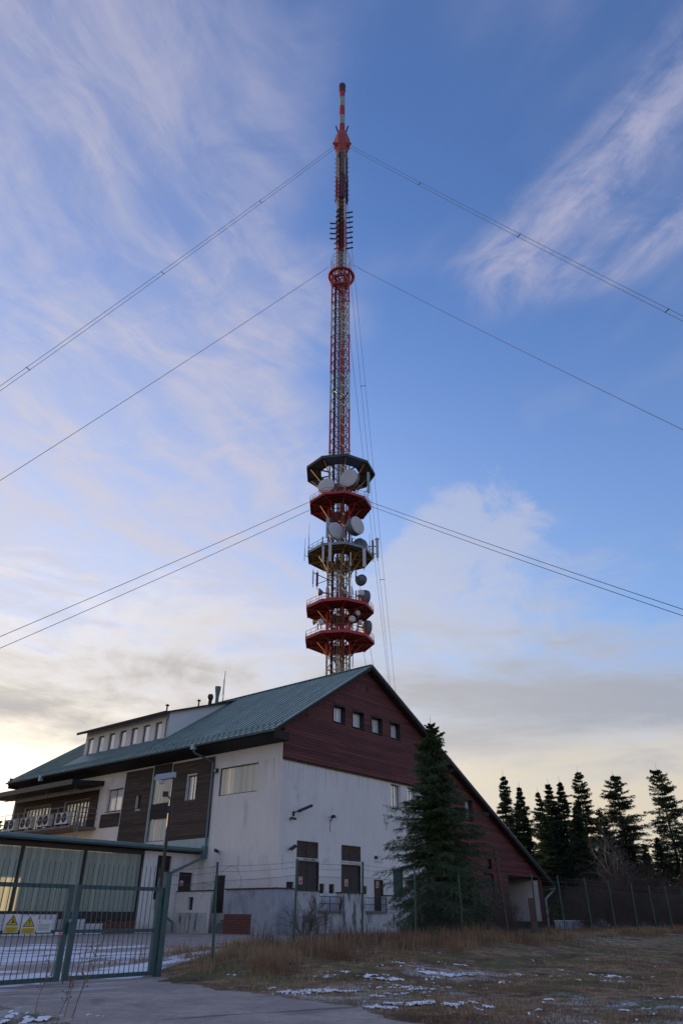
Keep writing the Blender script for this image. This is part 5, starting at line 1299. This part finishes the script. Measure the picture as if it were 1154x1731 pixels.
for k, (x, y, sc, me, lb) in enumerate(((20.5, 62.5, 1.0, sB, 'brownish bare bush just right of the low wall'), (23.8, 64.0, 1.25, sC, 'brownish bare bush below the pale birch stems'), (27.5, 66.0, .85, sB, 'bare bush third from the low wall'), (31.0, 68.0, 1.15, sC, 'bare bush second from the right edge'), (34.5, 69.5, .95, sB, 'bare bush at the right edge of the view'))):
    shrub(me, x, y, lb, sc, k * 1.1, GB)
bm = shrub_mesh('birch_crown', 8.5, .16, 1, 29, 4, .022, 'birch', 1.0)
for x, y, sc, rz, lb in ((24.6, 72.0, .86, 0, 'slender pale birch below the thin topped spruce'), (26.9, 74.0, .78, 2.2, 'thinner birch stem right of the pale birch')):
    r = thing('birch_tree', lb, 'tree', (x, y, H(x, y)), rz); r.scale = (sc,) * 3
    MB().tube((0, 0, -.1), (.15, .1, 4.5), .085, .05, 8).build('trunk', M['birch'], r); link('crown', bm, r)
# dry weeds in the bottom left corner
def weed(x, y, h_, lean, seed, label):
    g = random.Random(seed); o = MB(); n = 6; P = [Vector((lean * h_ * (k / n) ** 1.3, .05 * math.sin(k + seed), h_ * k / n)) for k in range(n + 1)]
    o.path(P, .0045, 4)
    for k in range(3, n + 1):
        for _ in range(3):
            a = g.uniform(0, 6.28); e = P[k] + Vector((math.cos(a) * .07, math.sin(a) * .07, g.uniform(.03, .10))); o.tube(P[k], e, .003, .002, 3)
            o.lathe([(.002, -.012), (.010, 0), (.002, .014)], 5, 'z', e)
    q = o.build('dry_weed', M['straw_dark']); q.location = (x, y, H(x, y) + .01); tag(q, label, 'weed', 'dry weed stalks by the driveway')
for k, (x, y, h_, ln, lb) in enumerate(((-3.62, 11.6, .92, .30, 'tallest dry weed stalk leaning right in the bottom left corner'), (-3.72, 11.55, .80, .22, 'dry weed stalk just left of the tallest one'), (-3.55, 11.4, .70, .30, 'dry weed stalk just right of the tallest one'),
                                        (-4.15, 11.7, .62, .10, 'dry weed stalk standing apart further left in the corner'), (-3.66, 11.2, .45, .18, 'shortest dry weed stalk at the bottom edge'))): weed(x, y, h_, ln, k, lb)

# ------------------------------------------------------------------ grass
def blades(name, X, Y, h_, w, mt, label, seed, lean=.5, hs=1.0):
    g = np.random.default_rng(seed); n = len(X); Z = hgt(X, Y); a = g.uniform(0, 2 * math.pi, n)
    hh = h_ * g.uniform(.45, 1.25, n) * hs; ww = w * g.uniform(.7, 1.3, n); la = g.uniform(0, 2 * math.pi, n); ll = hh * lean * g.uniform(.1, 1.0, n)
    B0 = np.stack([X - ww * np.cos(a), Y - ww * np.sin(a), Z - .01], -1); B1 = np.stack([X + ww * np.cos(a), Y + ww * np.sin(a), Z - .01], -1)
    mid = np.stack([X + .35 * ll * np.cos(la), Y + .35 * ll * np.sin(la), Z + hh * .62], -1); dm = np.stack([np.cos(a), np.sin(a), 0 * a], -1) * (ww * .7)[:, None]
    T_ = np.stack([X + ll * np.cos(la), Y + ll * np.sin(la), Z + hh * (1 - .2 * lean)], -1)
    V = np.stack([B0, B1, mid + dm, mid - dm, T_], 1).reshape(-1, 3); b = (np.arange(n) * 5)[:, None]
    F = np.concatenate([b + np.array([0, 1, 2]), b + np.array([0, 2, 3]), b + np.array([3, 2, 4])])
    o = link(name, npmesh(name, V, F, M[mt]), None, label, 'stuff'); o['category'] = 'grass'; return o
g = np.random.default_rng(77)
def clump(n, s0, s1, t0, t1, nc, sig):
    cs = np.stack([g.uniform(s0, s1, nc), g.uniform(t0, t1, nc)], -1); k = g.integers(0, nc, n); q = cs[k] + g.normal(size=(n, 2)) * sig * g.uniform(.4, 1.5, nc)[k][:, None]
    x = BC.x + E2.x * q[:, 0] + E1.x * q[:, 1]; y = BC.y + E2.y * q[:, 0] + E1.y * q[:, 1]
    hs = (.3 + 1.3 * g.random(nc) ** 1.6)[k] * np.interp(q[:, 0], [-23, -12, -6, 16], [1.0, 1.1, .62, .5]); return x, y, q, hs
def off_drive(x, y):
    yy = np.array([p[1] for p in DR])[::-1]; xx = np.array([p[0] for p in DR])[::-1]
    return x > np.interp(y, yy, xx) + .05 + .12 * np.sin(y * 3)
x, y, q, hs = clump(26000, -23.4, 15, -21.9, -16.8, 260, .28); k = (q[:, 0] > -23.9); blades('dry_grass', x[k], y[k], .25, .007, 'straw', 'tall dry straw coloured grass along the foot of the fence', 1, .7, hs[k])
x, y, q, hs = clump(34000, -22.8, 16, -22.8, -15.5, 260, .36); k = (q[:, 0] > -23.6); blades('withered_grass', x[k], y[k], .37, .006, 'straw_dark', 'dark withered stalks mixed into the grass along the fence', 2, .4, hs[k])
x, y, q, hs = clump(2600, -20.5, -4, -21.8, -17.6, 60, .45); blades('weed_stalks', x, y, .62, .005, 'twig', 'tall reddish weed stalks standing in the grass by the fence', 6, .3, np.clip(hs, .5, 1.3))
n = 120000; y = 10.3 + 24 * g.random(n) ** 1.5; x = g.uniform(-6, 19, n) * (y / 16); k = off_drive(x, y)
m_ = np.sin(x * .9 + 1.3 * np.sin(y * .7)) + np.sin(y * 1.3 - x * .4) + g.normal(size=n) * .8; k &= m_ > -.1
blades('short_grass', x[k], y[k], .075, .005, 'straw_dark', 'short trampled brown grass of the foreground meadow', 3, 1.1, np.clip(.6 + .3 * m_[k], .4, 1.4))
n = 70000; y = 10.5 + 23 * g.random(n) ** 1.4; x = g.uniform(-6, 19, n) * (y / 16); m_ = np.sin(x * .7 + 2) + np.sin(y * .9 + x) + g.normal(size=n) * .7; k = off_drive(x, y) & (m_ > .55)
blades('straw_tufts', x[k], y[k], .10, .005, 'straw', 'pale tufts of flattened straw in the foreground meadow', 4, 1.2, np.clip(.6 + .3 * m_[k], .4, 1.4))

# ------------------------------------------------------------------ leftover snow with real thickness
def vnoise(x, y, f, seed):
    gg = np.random.default_rng(seed).random((128, 128)); X_, Y_ = (x * f) % 127, (y * f) % 127
    i, j = X_.astype(int), Y_.astype(int); a, b = X_ - i, Y_ - j; a = a * a * (3 - 2 * a); b = b * b * (3 - 2 * b)
    return (gg[i, j] * (1 - a) + gg[i + 1, j] * a) * (1 - b) + (gg[i, j + 1] * (1 - a) + gg[i + 1, j + 1] * a) * b
def fbm(x, y, f, seed, n=6): return sum(vnoise(x + 31.7, y + 17.3, f * 2 ** k, seed + k) * .56 ** k for k in range(n)) / sum(.56 ** k for k in range(n))
def snow():
    st = .03; xs_ = np.arange(-6.5, 10, st); ys_ = np.arange(10.6, 24, st); X, Y = np.meshgrid(xs_, ys_)
    def blob(cx, cy, rx, ry): return np.exp(-((X - cx) / rx) ** 2 - ((Y - cy) / ry) ** 2)
    reg = np.max([blob(-.1, 14.9, 1.5, .9), blob(1.6, 15.6, 1.3, .8), blob(1.0, 13.0, 1.4, 1.0), blob(2.4, 18.0, 1.5, .9), blob(.6, 17.0, 1.0, .7) * .8, blob(-4.6, 11.6, 1.5, .9), blob(3.4, 12.2, 2.4, .9) * .75, blob(6.0, 14.0, 2.0, .8) * .6, blob(5.5, 18.5, 3, 2) * .45], axis=0)
    f = .8 * fbm(X, Y, 1.6, 5) + .1 + .75 * (fbm(X, Y, 7.5, 50, 4) - .5) + .30 * reg - .83
    f = np.where(off_drive(X, Y) | (X < -3.2) & (Y < 13), f, -1)
    hgt_ = np.clip(f, 0, .12) * .22
    keep = f > 0; kq = keep[:-1, :-1] & keep[1:, :-1] & keep[1:, 1:] & keep[:-1, 1:]
    Z = hgt(X, Y) + .006 + hgt_ + .006 * fbm(X, Y, 25, 90, 2)
    idx = np.arange(X.size).reshape(X.shape); F = np.stack([idx[:-1, :-1], idx[:-1, 1:], idx[1:, 1:], idx[1:, :-1]], -1)[kq]
    u_, inv = np.unique(F, return_inverse=True); V = np.stack([X.ravel()[u_], Y.ravel()[u_], Z.ravel()[u_]], -1)
    o = link('snow', npmesh('snow', V, inv.reshape(-1, 4), mat('old_snow', (.82, .82, .84), .7, var=.12, vscale=5), True), None, 'thin leftover snow patches lying in the meadow grass', 'stuff'); o['category'] = 'snow'
snow()
